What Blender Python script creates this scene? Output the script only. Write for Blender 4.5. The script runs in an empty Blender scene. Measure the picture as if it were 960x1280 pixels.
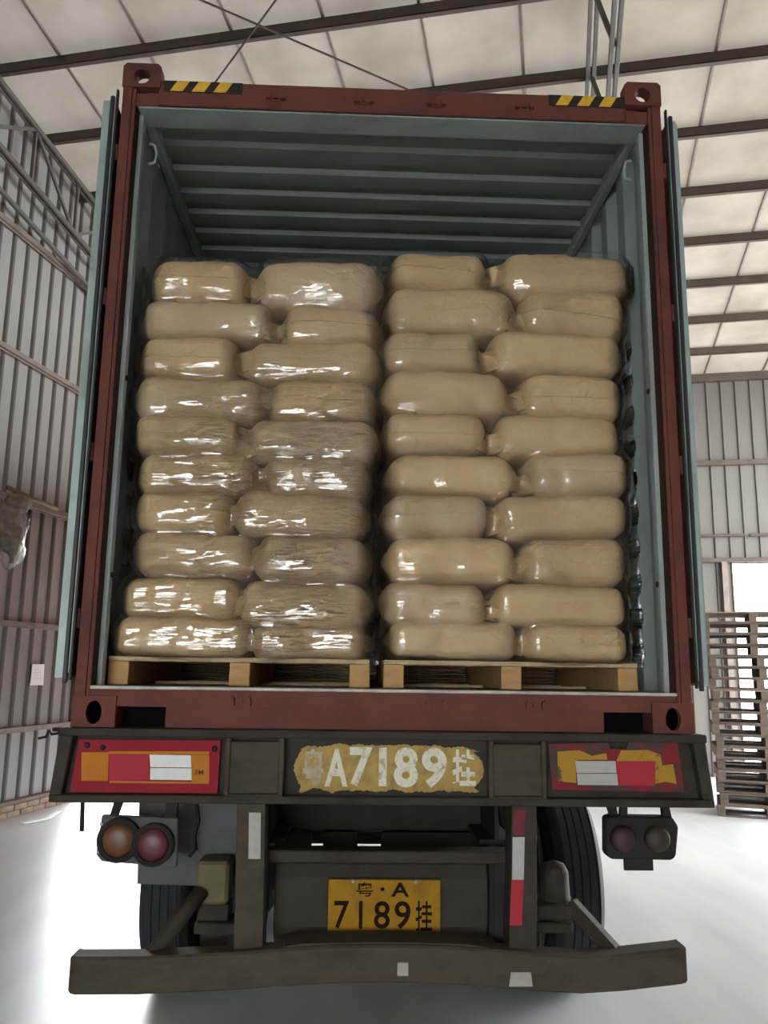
import bpy, bmesh, math, random
from mathutils import Vector, Matrix, noise
from mathutils.bvhtree import BVHTree

# ------------------------------------------------------------------ camera, world, exposure
scene = bpy.context.scene
COL = scene.collection
CAM_LOC = (-0.1386, -3.3837, 1.6752)
PITCH, YAW, ROLL = 0.187601, -0.034457, 0.013923
cy_, sy_, cp_, sp_ = math.cos(YAW), math.sin(YAW), math.cos(PITCH), math.sin(PITCH)
fwd = Vector((-sy_*cp_, cy_*cp_, sp_)); rt0 = Vector((cy_, sy_, 0)); up0 = rt0.cross(fwd)
rt = math.cos(ROLL)*rt0 + math.sin(ROLL)*up0
up = -math.sin(ROLL)*rt0 + math.cos(ROLL)*up0
cam_d = bpy.data.cameras.new('camera'); cam = bpy.data.objects.new('camera', cam_d); COL.objects.link(cam)
cam.matrix_world = Matrix(((rt.x, up.x, -fwd.x, CAM_LOC[0]), (rt.y, up.y, -fwd.y, CAM_LOC[1]),
                           (rt.z, up.z, -fwd.z, CAM_LOC[2]), (0, 0, 0, 1)))
cam_d.sensor_fit = 'HORIZONTAL'; cam_d.sensor_width = 36.0; cam_d.lens = 36.0*1050/960
cam_d.clip_start = 0.05; cam_d.clip_end = 200
scene.camera = cam
SKY = 16.0
w = bpy.data.worlds.new('overcast_sky'); scene.world = w; w.use_nodes = True
bg = w.node_tree.nodes['Background']; bg.inputs[0].default_value = (0.94, 0.98, 1.0, 1); bg.inputs[1].default_value = SKY
vs = scene.view_settings
vs.view_transform = 'Standard'; vs.look = 'None'; vs.exposure = 0.2; vs.gamma = 1.0; vs.use_curve_mapping = False

R = random.Random(7)
THETA = math.radians(13.5)      # the hall stands at an angle to the lorry
ROT_HALL = -THETA
Lx, Ly = math.cos(THETA), -math.sin(THETA)
Sx, Sy = math.sin(THETA), math.cos(THETA)
def hall(u, v, z=0.0): return Vector((u*Lx + v*Sx, u*Ly + v*Sy, z))

# ------------------------------------------------------------------ materials
MATS = {}
def mat(name, col, rough=0.6, metal=0.0, dirt=None, dirt_amt=0.0, dscale=3.0, stretch=(1, 1, 1), vary=0.12, bump=0.0, bscale=60.0, spec=0.5, lo=0.45, hi=0.7):
    m = bpy.data.materials.new(name); m.use_nodes = True; nt = m.node_tree; N = nt.nodes; K = nt.links
    p = N['Principled BSDF']; p.inputs['Roughness'].default_value = rough; p.inputs['Metallic'].default_value = metal
    p.inputs['Specular IOR Level'].default_value = spec
    tc = N.new('ShaderNodeTexCoord'); mp = N.new('ShaderNodeMapping'); mp.inputs['Scale'].default_value = stretch
    K.new(tc.outputs['Object'], mp.inputs['Vector'])
    n1 = N.new('ShaderNodeTexNoise'); n1.inputs['Scale'].default_value = dscale*2.3; n1.inputs['Detail'].default_value = 6
    K.new(mp.outputs[0], n1.inputs['Vector'])
    mx = N.new('ShaderNodeMix'); mx.data_type = 'RGBA'
    c = Vector(col[:3]); a = c*(1-vary); b = c*(1+vary)
    mx.inputs[6].default_value = (*a, 1); mx.inputs[7].default_value = (*b, 1)
    K.new(n1.outputs['Fac'], mx.inputs[0]); out = mx.outputs[2]
    if dirt:
        n2 = N.new('ShaderNodeTexNoise'); n2.inputs['Scale'].default_value = dscale; n2.inputs['Detail'].default_value = 9; n2.inputs['Roughness'].default_value = 0.65
        K.new(mp.outputs[0], n2.inputs['Vector'])
        mr = N.new('ShaderNodeMapRange'); mr.inputs[1].default_value = lo; mr.inputs[2].default_value = hi; mr.inputs[4].default_value = dirt_amt
        K.new(n2.outputs['Fac'], mr.inputs[0])
        m2 = N.new('ShaderNodeMix'); m2.data_type = 'RGBA'; m2.inputs[7].default_value = (*dirt, 1)
        K.new(out, m2.inputs[6]); K.new(mr.outputs[0], m2.inputs[0]); out = m2.outputs[2]
    K.new(out, p.inputs['Base Color'])
    if bump:
        n3 = N.new('ShaderNodeTexNoise'); n3.inputs['Scale'].default_value = bscale; n3.inputs['Detail'].default_value = 5
        K.new(mp.outputs[0], n3.inputs['Vector'])
        bp = N.new('ShaderNodeBump'); bp.inputs['Strength'].default_value = bump; bp.inputs['Distance'].default_value = 0.01
        K.new(n3.outputs['Fac'], bp.inputs['Height']); K.new(bp.outputs[0], p.inputs['Normal'])
    MATS[name] = m; return m

mat('container_red', (0.15, 0.047, 0.036), 0.7, spec=0.18, dirt=(0.045, 0.028, 0.023), dirt_amt=0.6, dscale=4, bump=0.15)
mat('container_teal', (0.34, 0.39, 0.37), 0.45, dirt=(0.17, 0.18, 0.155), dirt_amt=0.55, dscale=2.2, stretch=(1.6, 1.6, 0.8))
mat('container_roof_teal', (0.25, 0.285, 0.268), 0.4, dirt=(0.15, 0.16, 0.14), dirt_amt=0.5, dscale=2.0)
mat('gasket_dark_strip', (0.04, 0.017, 0.013), 0.75, spec=0.18)
mat('void_black', (0.006, 0.006, 0.006), 0.9, spec=0.0)
mat('rubber', (0.018, 0.019, 0.02), 0.55)
mat('door_edge', (0.33, 0.42, 0.39), 0.4, dirt=(0.12, 0.13, 0.11), dirt_amt=0.5)
mat('hazard_black', (0.03, 0.025, 0.022), 0.7, spec=0.18)
mat('hazard_yellow', (0.72, 0.42, 0.04), 0.7, spec=0.18, dirt=(0.35, 0.2, 0.05), dirt_amt=0.4, dscale=20)
mat('plywood_floor', (0.22, 0.17, 0.12), 0.7, dirt=(0.1, 0.08, 0.06), dirt_amt=0.6)
mat('pale_edge', (0.50, 0.48, 0.42), 0.5, dirt=(0.2, 0.17, 0.14), dirt_amt=0.7, dscale=9)
mat('chassis', (0.046, 0.039, 0.029), 0.7, spec=0.18, dirt=(0.017, 0.015, 0.013), dirt_amt=0.8, dscale=5, bump=0.3, bscale=90)
mat('chassis_dark', (0.024, 0.023, 0.021), 0.75, spec=0.18, dirt=(0.013, 0.013, 0.012), dirt_amt=0.7, dscale=5)
mat('bumper_paint', (0.066, 0.055, 0.035), 0.7, spec=0.18, dirt=(0.032, 0.029, 0.023), dirt_amt=0.8, dscale=6, stretch=(1, 1, 2), bump=0.25, bscale=80)
mat('dusty_yellow', (0.14, 0.115, 0.05), 0.75, dirt=(0.06, 0.05, 0.03), dirt_amt=0.6, dscale=9)
mat('mud_panel', (0.075, 0.074, 0.078), 0.7, dirt=(0.06, 0.05, 0.035), dirt_amt=0.8, dscale=6, stretch=(1, 1, 2.5))
mat('reflector_red', (0.27, 0.014, 0.027), 0.7, spec=0.18, dirt=(0.16, 0.016, 0.022), dirt_amt=0.35, dscale=7)
mat('reflector_pink', (0.37, 0.03, 0.045), 0.7, spec=0.18, vary=0.05)
mat('reflector_orange', (0.44, 0.165, 0.016), 0.7, spec=0.18, dirt=(0.5, 0.15, 0.05), dirt_amt=0.4, dscale=9)
mat('reflector_white', (0.40, 0.40, 0.375), 0.3, dirt=(0.45, 0.43, 0.38), dirt_amt=0.5, dscale=15)
mat('worn_red', (0.20, 0.02, 0.026), 0.7, spec=0.18, dirt=(0.06, 0.05, 0.04), dirt_amt=0.95, dscale=11, lo=0.47, hi=0.56)
mat('worn_yellow', (0.38, 0.21, 0.028), 0.7, spec=0.18, dirt=(0.10, 0.06, 0.035), dirt_amt=0.95, dscale=14, lo=0.52, hi=0.58)
mat('worn_white', (0.34, 0.33, 0.29), 0.5, dirt=(0.2, 0.19, 0.16), dirt_amt=0.6, dscale=15)
mat('strip_dark_red', (0.16, 0.025, 0.03), 0.7, spec=0.18, dirt=(0.08, 0.05, 0.04), dirt_amt=0.7, dscale=20)
mat('band_yellow', (0.42, 0.28, 0.08), 0.7, spec=0.18, dirt=(0.16, 0.12, 0.07), dirt_amt=0.75, dscale=16)
mat('stencil_white', (0.66, 0.63, 0.50), 0.65, dirt=(0.33, 0.25, 0.13), dirt_amt=0.9, dscale=30, lo=0.52, hi=0.66)
mat('stencil_faded', (0.44, 0.38, 0.27), 0.65, dirt=(0.3, 0.2, 0.1), dirt_amt=0.9, dscale=24)
mat('plate_yellow', (0.34, 0.175, 0.008), 0.7, spec=0.18, dirt=(0.16, 0.085, 0.014), dirt_amt=0.6, dscale=12)
mat('plate_black', (0.02, 0.011, 0.007), 0.8, spec=0.05)
mat('amber_lens', (0.12, 0.042, 0.012), 0.45, dirt=(0.06, 0.035, 0.02), dirt_amt=0.7, dscale=12)
mat('red_lens', (0.10, 0.014, 0.02), 0.45, dirt=(0.07, 0.03, 0.032), dirt_amt=0.7, dscale=12)
mat('lens_dusty_red', (0.04, 0.012, 0.013), 0.6, dirt=(0.025, 0.02, 0.018), dirt_amt=0.7, dscale=14)
mat('lens_dusty_amber', (0.03, 0.022, 0.012), 0.6, dirt=(0.02, 0.02, 0.018), dirt_amt=0.7, dscale=14)
mat('tyre', (0.014, 0.015, 0.018), 0.8, dirt=(0.024, 0.024, 0.025), dirt_amt=0.5, dscale=6)
mat('bolt', (0.25, 0.24, 0.23), 0.5, 0.7)
mat('pallet_wood', (0.50, 0.30, 0.12), 0.75, dirt=(0.33, 0.18, 0.07), dirt_amt=0.6, dscale=6, stretch=(1, 4, 4), bump=0.2)
mat('deck_wood', (0.46, 0.35, 0.20), 0.75, dirt=(0.26, 0.18, 0.10), dirt_amt=0.6, dscale=6, stretch=(4, 1, 4), bump=0.2)
mat('old_wood', (0.13, 0.096, 0.072), 0.8, dirt=(0.055, 0.043, 0.036), dirt_amt=0.7, dscale=5, stretch=(1, 5, 5), bump=0.3)
mat('pale_wood', (0.24, 0.175, 0.12), 0.8, dirt=(0.11, 0.08, 0.06), dirt_amt=0.6, dscale=5, stretch=(1, 5, 5), bump=0.3)
mat('wall_sheet', (0.265, 0.26, 0.25), 0.5, dirt=(0.22, 0.205, 0.185), dirt_amt=0.7, dscale=1.3, stretch=(1.5, 1.5, 0.5))
mat('wall_rib', (0.10, 0.082, 0.07), 0.6, dirt=(0.05, 0.038, 0.03), dirt_amt=0.7, dscale=3, stretch=(1, 1, 0.3))  # dark tone puts the rib shadow lines into the colour, along with grime
mat('back_sheet', (0.115, 0.106, 0.09), 0.6, dirt=(0.125, 0.114, 0.098), dirt_amt=0.7, dscale=1.5, stretch=(1.2, 1.2, 0.6))
mat('steel_rust', (0.075, 0.05, 0.037), 0.7, dirt=(0.035, 0.025, 0.02), dirt_amt=0.7, dscale=4)
mat('girt_steel', (0.19, 0.15, 0.125), 0.6, dirt=(0.09, 0.065, 0.05), dirt_amt=0.7, dscale=5)
mat('truss_steel', (0.11, 0.095, 0.082), 0.6, dirt=(0.06, 0.045, 0.036), dirt_amt=0.7, dscale=4)
mat('brick_curb', (0.34, 0.25, 0.19), 0.85, dirt=(0.16, 0.12, 0.1), dirt_amt=0.7, dscale=7, bump=0.5, bscale=40)
mat('white_paper', (0.82, 0.82, 0.80), 0.6, vary=0.03)
mat('bundle_dark', (0.13, 0.11, 0.09), 0.8, dirt=(0.35, 0.28, 0.18), dirt_amt=0.8, dscale=9, bump=0.5, bscale=25)
mat('outer_wall', (0.45, 0.44, 0.42), 0.8)
mat('paper_mark', (0.62, 0.60, 0.56), 0.7)

def concrete():
    m = bpy.data.materials.new('concrete_floor'); m.use_nodes = True; nt = m.node_tree; N = nt.nodes; K = nt.links
    p = N['Principled BSDF']; tc = N.new('ShaderNodeTexCoord')
    n = N.new('ShaderNodeTexNoise'); n.inputs['Scale'].default_value = 0.9; n.inputs['Detail'].default_value = 9
    mp = N.new('ShaderNodeMapping'); mp.inputs['Scale'].default_value = (2.6, 0.55, 1); mp.inputs['Rotation'].default_value = (0, 0, 0.5)
    K.new(tc.outputs['Object'], mp.inputs[0]); K.new(mp.outputs[0], n.inputs['Vector'])
    r = N.new('ShaderNodeMapRange'); r.inputs[1].default_value = 0.35; r.inputs[2].default_value = 0.7; K.new(n.outputs['Fac'], r.inputs[0])
    mx = N.new('ShaderNodeMix'); mx.data_type = 'RGBA'; mx.inputs[6].default_value = (0.50, 0.51, 0.52, 1); mx.inputs[7].default_value = (0.63, 0.635, 0.635, 1)
    K.new(r.outputs[0], mx.inputs[0]); K.new(mx.outputs[2], p.inputs['Base Color'])
    r2 = N.new('ShaderNodeMapRange'); r2.inputs[3].default_value = 0.42; r2.inputs[4].default_value = 0.28; K.new(n.outputs['Fac'], r2.inputs[0])
    K.new(r2.outputs[0], p.inputs['Roughness'])
    b = N.new('ShaderNodeBump'); b.inputs['Strength'].default_value = 0.12; n2 = N.new('ShaderNodeTexNoise'); n2.inputs['Scale'].default_value = 30
    K.new(tc.outputs['Object'], n2.inputs['Vector']); K.new(n2.outputs['Fac'], b.inputs['Height']); b.inputs['Distance'].default_value = 0.004
    K.new(b.outputs[0], p.inputs['Normal']); MATS['concrete'] = m
concrete()

def roof_mat():
    m = bpy.data.materials.new('translucent_roof_sheet'); m.use_nodes = True; nt = m.node_tree; N = nt.nodes; K = nt.links
    N.remove(N['Principled BSDF']); out = N['Material Output']
    tc = N.new('ShaderNodeTexCoord'); n = N.new('ShaderNodeTexNoise'); n.inputs['Scale'].default_value = 1.3; n.inputs['Detail'].default_value = 8
    K.new(tc.outputs['Object'], n.inputs['Vector'])
    r = N.new('ShaderNodeMapRange'); r.inputs[1].default_value = 0.35; r.inputs[2].default_value = 0.75; K.new(n.outputs['Fac'], r.inputs[0])
    mt = N.new('ShaderNodeMix'); mt.data_type = 'RGBA'; mt.inputs[6].default_value = (0.017, 0.0152, 0.013, 1); mt.inputs[7].default_value = (0.012, 0.0102, 0.0084, 1)
    md = N.new('ShaderNodeMix'); md.data_type = 'RGBA'; md.inputs[6].default_value = (0.29, 0.25, 0.205, 1); md.inputs[7].default_value = (0.185, 0.155, 0.122, 1)
    K.new(r.outputs[0], mt.inputs[0]); K.new(r.outputs[0], md.inputs[0])
    t = N.new('ShaderNodeBsdfTranslucent'); d = N.new('ShaderNodeBsdfDiffuse'); a = N.new('ShaderNodeAddShader')
    K.new(mt.outputs[2], t.inputs[0]); K.new(md.outputs[2], d.inputs[0]); K.new(t.outputs[0], a.inputs[0]); K.new(d.outputs[0], a.inputs[1])
    K.new(a.outputs[0], out.inputs[0]); MATS['roof'] = m
roof_mat()

def kraft(name, c0, c1):
    m = bpy.data.materials.new(name); m.use_nodes = True; nt = m.node_tree; N = nt.nodes; K = nt.links
    p = N['Principled BSDF']; p.inputs['Roughness'].default_value = 0.62; p.inputs['Specular IOR Level'].default_value = 0.3
    tc = N.new('ShaderNodeTexCoord')
    n = N.new('ShaderNodeTexNoise'); n.inputs['Scale'].default_value = 7; n.inputs['Detail'].default_value = 7; K.new(tc.outputs['Object'], n.inputs['Vector'])
    mx = N.new('ShaderNodeMix'); mx.data_type = 'RGBA'; mx.inputs[6].default_value = (*c0, 1); mx.inputs[7].default_value = (*c1, 1); K.new(n.outputs['Fac'], mx.inputs[0])
    K.new(mx.outputs[2], p.inputs['Base Color'])
    v = N.new('ShaderNodeTexVoronoi'); v.feature = 'DISTANCE_TO_EDGE'; v.inputs['Scale'].default_value = 7.5
    n2 = N.new('ShaderNodeTexNoise'); n2.inputs['Scale'].default_value = 9; n2.inputs['Detail'].default_value = 5
    ad = N.new('ShaderNodeVectorMath'); ad.operation = 'MULTIPLY_ADD'; ad.inputs[1].default_value = (.25, .25, .25)
    K.new(tc.outputs['Object'], n2.inputs['Vector']); K.new(n2.outputs['Color'], ad.inputs[0]); K.new(tc.outputs['Object'], ad.inputs[2]); K.new(ad.outputs[0], v.inputs['Vector'])
    mr = N.new('ShaderNodeMapRange'); mr.inputs[2].default_value = 0.12; K.new(v.outputs['Distance'], mr.inputs[0])
    sm = N.new('ShaderNodeMath'); sm.operation = 'MULTIPLY_ADD'; sm.inputs[1].default_value = 0.16; K.new(mr.outputs[0], sm.inputs[0]); K.new(n2.outputs['Fac'], sm.inputs[2])
    b = N.new('ShaderNodeBump'); b.inputs['Strength'].default_value = 0.6; b.inputs['Distance'].default_value = 0.014; K.new(sm.outputs[0], b.inputs['Height'])
    K.new(b.outputs[0], p.inputs['Normal']); MATS[name] = m
kraft('kraft_a', (0.50, 0.352, 0.18), (0.64, 0.468, 0.255))
kraft('kraft_b', (0.47, 0.34, 0.19), (0.60, 0.448, 0.265))
kraft('kraft_c', (0.53, 0.372, 0.18), (0.67, 0.484, 0.25))
KR = ['kraft_a', 'kraft_b', 'kraft_c']

def film(name, haze, gl, bump, ridge, zone=None):
    m = bpy.data.materials.new(name); m.use_nodes = True; nt = m.node_tree; N = nt.nodes; K = nt.links
    N.remove(N['Principled BSDF']); out = N['Material Output']
    tc = N.new('ShaderNodeTexCoord')
    mp = N.new('ShaderNodeMapping'); mp.inputs['Scale'].default_value = (5, 5, 52); mp.inputs['Rotation'].default_value = (0, 0.22, 0); K.new(tc.outputs['Object'], mp.inputs[0])
    n = N.new('ShaderNodeTexNoise'); n.inputs['Scale'].default_value = 3.0; n.inputs['Detail'].default_value = 6; n.inputs['Roughness'].default_value = 0.62; n.inputs['Distortion'].default_value = 0.6; K.new(mp.outputs[0], n.inputs['Vector'])
    n2 = N.new('ShaderNodeTexNoise'); n2.inputs['Scale'].default_value = 9; n2.inputs['Detail'].default_value = 3; K.new(tc.outputs['Object'], n2.inputs['Vector'])
    rg = N.new('ShaderNodeMapRange'); rg.interpolation_type = 'SMOOTHSTEP'; rg.inputs[1].default_value = 0.50; rg.inputs[2].default_value = 0.66; K.new(n.outputs['Fac'], rg.inputs[0])
    n4 = N.new('ShaderNodeTexNoise'); n4.inputs['Scale'].default_value = 2.4; n4.inputs['Detail'].default_value = 2; K.new(tc.outputs['Object'], n4.inputs['Vector'])
    tn = N.new('ShaderNodeMapRange'); tn.inputs[1].default_value = 0.38; tn.inputs[2].default_value = 0.62; tn.inputs[3].default_value = ridge*.35; tn.inputs[4].default_value = ridge*1.15; K.new(n4.outputs['Fac'], tn.inputs[0]); 
    if zone:
        ds = N.new('ShaderNodeVectorMath'); ds.operation = 'DISTANCE'; ds.inputs[1].default_value = zone; K.new(tc.outputs['Object'], ds.inputs[0])
        zr = N.new('ShaderNodeMapRange'); zr.interpolation_type = 'SMOOTHSTEP'; zr.inputs[1].default_value = .35; zr.inputs[2].default_value = .85; zr.inputs[3].default_value = 1.0; zr.inputs[4].default_value = 0.25; K.new(ds.outputs['Value'], zr.inputs[0])
        ml = N.new('ShaderNodeMath'); ml.operation = 'MULTIPLY'; K.new(tn.outputs[0], ml.inputs[0]); K.new(zr.outputs[0], ml.inputs[1]); K.new(ml.outputs[0], rg.inputs[4])
    else: K.new(tn.outputs[0], rg.inputs[4])
    s = N.new('ShaderNodeMath'); s.operation = 'MULTIPLY_ADD'; s.inputs[1].default_value = 0.7; K.new(n2.outputs['Fac'], s.inputs[0]); K.new(rg.outputs[0], s.inputs[2])
    b = N.new('ShaderNodeBump'); b.inputs['Strength'].default_value = bump; b.inputs['Distance'].default_value = 0.0035; K.new(s.outputs[0], b.inputs['Height'])
    t = N.new('ShaderNodeBsdfTransparent'); g = N.new('ShaderNodeBsdfGlossy'); g.inputs['Roughness'].default_value = 0.035; K.new(b.outputs[0], g.inputs['Normal'])
    d = N.new('ShaderNodeBsdfDiffuse'); d.inputs[0].default_value = (0.85, 0.86, 0.88, 1)
    f = N.new('ShaderNodeFresnel'); f.inputs[0].default_value = 1.5; K.new(b.outputs[0], f.inputs['Normal'])
    k = N.new('ShaderNodeMath'); k.operation = 'MULTIPLY'; k.use_clamp = True; k.inputs[1].default_value = gl; K.new(f.outputs[0], k.inputs[0])
    m1 = N.new('ShaderNodeMixShader'); m1.inputs[0].default_value = haze; K.new(t.outputs[0], m1.inputs[1]); K.new(d.outputs[0], m1.inputs[2])
    m2 = N.new('ShaderNodeMixShader'); K.new(k.outputs[0], m2.inputs[0]); K.new(m1.outputs[0], m2.inputs[1]); K.new(g.outputs[0], m2.inputs[2])
    K.new(m2.outputs[0], out.inputs[0]); MATS[name] = m
film('film_left', 0.012, 2.0, 1.0, 1.35, (-.38, .15, 2.3))
film('film_right', 0.010, 1.8, 0.8, 0.5)
film('film_bundle', 0.02, 0.5, 0.8, 0.8)

# ------------------------------------------------------------------ mesh helpers
class MB:
    def __init__(s): s.v = []; s.f = []
    def add(s, vs, fs):
        o = len(s.v); s.v += [tuple(p) for p in vs]; s.f += [tuple(i+o for i in f) for f in fs]; return s
    def box(s, x0, x1, y0, y1, z0, z1):
        return s.add([(x0,y0,z0),(x1,y0,z0),(x1,y1,z0),(x0,y1,z0),(x0,y0,z1),(x1,y0,z1),(x1,y1,z1),(x0,y1,z1)],
                     [(0,3,2,1),(4,5,6,7),(0,1,5,4),(1,2,6,5),(2,3,7,6),(3,0,4,7)])
    def prism(s, poly, y0, y1):      # polygon in x,z extruded along y
        n = len(poly); vs = [(x,y0,z) for x,z in poly] + [(x,y1,z) for x,z in poly]
        fs = [tuple(range(n)), tuple(range(2*n-1, n-1, -1))] + [(i, n+i, n+(i+1)%n, (i+1)%n) for i in range(n)]
        return s.add(vs, fs)
    def bar(s, a, b, wx, wz, upv=(0,0,1)):   # rectangular bar from a to b
        a = Vector(a); b = Vector(b); d = (b-a).normalized(); u = Vector(upv)
        if abs(d.dot(u)) > .98: u = Vector((0,1,0))
        sx = d.cross(u).normalized(); sz = sx.cross(d).normalized(); vs = []
        for p in (a, b):
            for i, j in ((-1,-1),(1,-1),(1,1),(-1,1)): vs.append(p + sx*i*wx/2 + sz*j*wz/2)
        return s.add(vs, [(0,3,2,1),(4,5,6,7),(0,1,5,4),(1,2,6,5),(2,3,7,6),(3,0,4,7)])
    def tube(s, pts, r, n=8):
        pts = [Vector(p) for p in pts]; vs = []; fs = []
        for i, p in enumerate(pts):
            d = (pts[min(i+1, len(pts)-1)] - pts[max(i-1, 0)]).normalized()
            u = Vector((0,0,1)) if abs(d.z) < .9 else Vector((0,1,0))
            a = d.cross(u).normalized(); b = a.cross(d)
            for k in range(n): t = 2*math.pi*k/n; vs.append(p + a*math.cos(t)*r + b*math.sin(t)*r)
        for i in range(len(pts)-1):
            for k in range(n): fs.append((i*n+k, i*n+(k+1)%n, (i+1)*n+(k+1)%n, (i+1)*n+k))
        fs.append(tuple(range(n-1, -1, -1))); fs.append(tuple(range((len(pts)-1)*n, len(pts)*n)))
        return s.add(vs, fs)
    def lathe(s, prof, c, axis, n=40):   # prof: (along axis, radius); axis 'x' or 'y' or 'z'
        vs = []; fs = []; m = len(prof)
        for k in range(n):
            t = 2*math.pi*k/n; cc, ss = math.cos(t), math.sin(t)
            for a, r in prof:
                q = {'x': (a, r*cc, r*ss), 'y': (r*cc, a, r*ss), 'z': (r*cc, r*ss, a)}[axis]
                vs.append((c[0]+q[0], c[1]+q[1], c[2]+q[2]))
        for k in range(n):
            k2 = (k+1) % n
            for i in range(m-1): fs.append((k*m+i, k*m+i+1, k2*m+i+1, k2*m+i))
        return s.add(vs, fs)
    def mesh(s, name):
        me = bpy.data.meshes.new(name); me.from_pydata(s.v, [], s.f); me.update(); return me

def fix(me, bevel=0.0, smooth=False, seg=1):
    bm = bmesh.new(); bm.from_mesh(me)
    bmesh.ops.recalc_face_normals(bm, faces=bm.faces)
    if bevel:
        es = [e for e in bm.edges if len(e.link_faces) == 2 and e.calc_face_angle(0) > 0.6]
        bmesh.ops.bevel(bm, geom=es, offset=bevel, segments=seg, affect='EDGES', clamp_overlap=True)
    bm.to_mesh(me); bm.free()
    if smooth:
        for p in me.polygons: p.use_smooth = True
    return me
def tag(o, label=None, cat=None, group=None, kind=None):
    if label: o['label'] = label
    if cat: o['category'] = cat
    if group: o['group'] = group
    if kind: o['kind'] = kind
    return o
def root(name, loc, rz=0.0):
    o = bpy.data.objects.new(name, None); COL.objects.link(o); o.location = loc; o.rotation_euler = (0, 0, rz); o.empty_display_size = 0.1; return o
def inv_of(r):
    return (Matrix.Translation(r.location) @ Matrix.Rotation(r.rotation_euler.z, 4, 'Z')).inverted()
def obj(name, mb, m, parent=None, bevel=0.0, smooth=False, world=True, label=None, top=None):
    """one mesh object; when world is True the vertices are world coordinates even under a parent"""
    me = mb if isinstance(mb, bpy.types.Mesh) else mb.mesh(name)
    if not isinstance(mb, bpy.types.Mesh): fix(me, bevel, smooth)
    if m: me.materials.clear(); me.materials.append(MATS[m])
    o = bpy.data.objects.new(name, me); COL.objects.link(o)
    if parent is not None:
        o.parent = parent
        if world: o.matrix_parent_inverse = inv_of(top or parent)
    if label: o['label'] = label
    return o
def sub(name, mb, m, part, thing, **k):   # a sub-part: the part itself sits at the identity in world space
    me = mb.mesh(name); fix(me, k.get('bevel', 0.0), k.get('smooth', False)); me.materials.append(MATS[m])
    o = bpy.data.objects.new(name, me); COL.objects.link(o); o.parent = part
    if k.get('label'): o['label'] = k['label']
    return o
def copy_tree(o, parent=None):
    c = o.copy(); COL.objects.link(c)
    if parent is not None: c.parent = parent
    for ch in list(o.children): copy_tree(ch, c)
    return c
def text_mesh(body, x0, x1, z0, z1, y, depth=0.0012, bold=0.0):
    cu = bpy.data.curves.new('lettering', 'FONT'); cu.body = body; cu.size = 1.0; cu.extrude = 0.01; cu.offset = bold; cu.resolution_u = 4
    o = bpy.data.objects.new('lettering_tmp', cu); COL.objects.link(o)
    me = bpy.data.meshes.new_from_object(o.evaluated_get(bpy.context.evaluated_depsgraph_get()))
    bpy.data.objects.remove(o); bpy.data.curves.remove(cu)
    xs = [v.co.x for v in me.vertices]; ys = [v.co.y for v in me.vertices]
    a, b, c, d = min(xs), max(xs), min(ys), max(ys); mb = MB()
    for v in me.vertices:
        mb.v.append((x0+(v.co.x-a)/(b-a)*(x1-x0), y-(0.01+v.co.z)/0.02*depth, z0+(v.co.y-c)/(d-c)*(z1-z0)))
    for p in me.polygons: mb.f.append(tuple(p.vertices))
    bpy.data.meshes.remove(me); return mb

# ------------------------------------------------------------------ the hall
V_BACK, Z_EAVE, KROOF = 12.3, 7.1, math.tan(math.radians(8))
U_LEFT, U_RIGHT, V_FRONT = -5.52, 6.7, -12.0
def zroof(v): return Z_EAVE + KROOF*(V_BACK - v)
hr = (0, 0, 0)
f = MB(); f.add([(-24,-26,0),(24,-26,0),(24,34,0),(-24,34,0)], [(0,1,2,3)]); f.add([(-24,-26,-.2),(24,-26,-.2),(24,34,-.2),(-24,34,-.2)], [(3,2,1,0)])
tag(obj('floor', f, 'concrete'), kind='structure')

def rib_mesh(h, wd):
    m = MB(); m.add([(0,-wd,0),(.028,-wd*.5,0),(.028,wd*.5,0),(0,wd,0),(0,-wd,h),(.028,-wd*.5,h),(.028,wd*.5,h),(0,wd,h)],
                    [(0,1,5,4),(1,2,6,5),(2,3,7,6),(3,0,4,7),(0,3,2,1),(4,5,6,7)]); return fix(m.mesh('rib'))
def panel_mesh(h, wd):
    m = MB(); m.box(-.012, 0, -wd/2+.004, wd/2-.004, 0, h); return fix(m.mesh('wall_panel'))
def sheet_wall(name, a0, a1, pitch, put, openings, height, pm, rm, base, rw):
    """a wall of single sheets and ribs; put(a) -> local location, rotation"""
    r = tag(root(name, (0,0,0), ROT_HALL), kind='structure'); cache = {}
    n = int(round((a1-a0)/pitch))
    for i in range(n):
        a = a0 + (i+.5)*pitch; h1 = height(a); segs = [(base, h1)]
        for (o0, o1, zo0, zo1) in openings:
            if o0 <= a <= o1: segs = [q for q in ((base, zo0), (zo1, h1)) if q[1]-q[0] > .05]
        for (z0, z1) in segs:
            key = math.ceil((z1-z0)*20)/20
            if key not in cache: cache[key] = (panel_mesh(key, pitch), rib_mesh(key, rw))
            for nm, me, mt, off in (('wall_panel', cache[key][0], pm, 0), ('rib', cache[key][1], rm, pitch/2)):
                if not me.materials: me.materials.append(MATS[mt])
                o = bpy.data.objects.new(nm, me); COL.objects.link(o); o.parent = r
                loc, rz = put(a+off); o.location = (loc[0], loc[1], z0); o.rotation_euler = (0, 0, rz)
    return r
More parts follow.
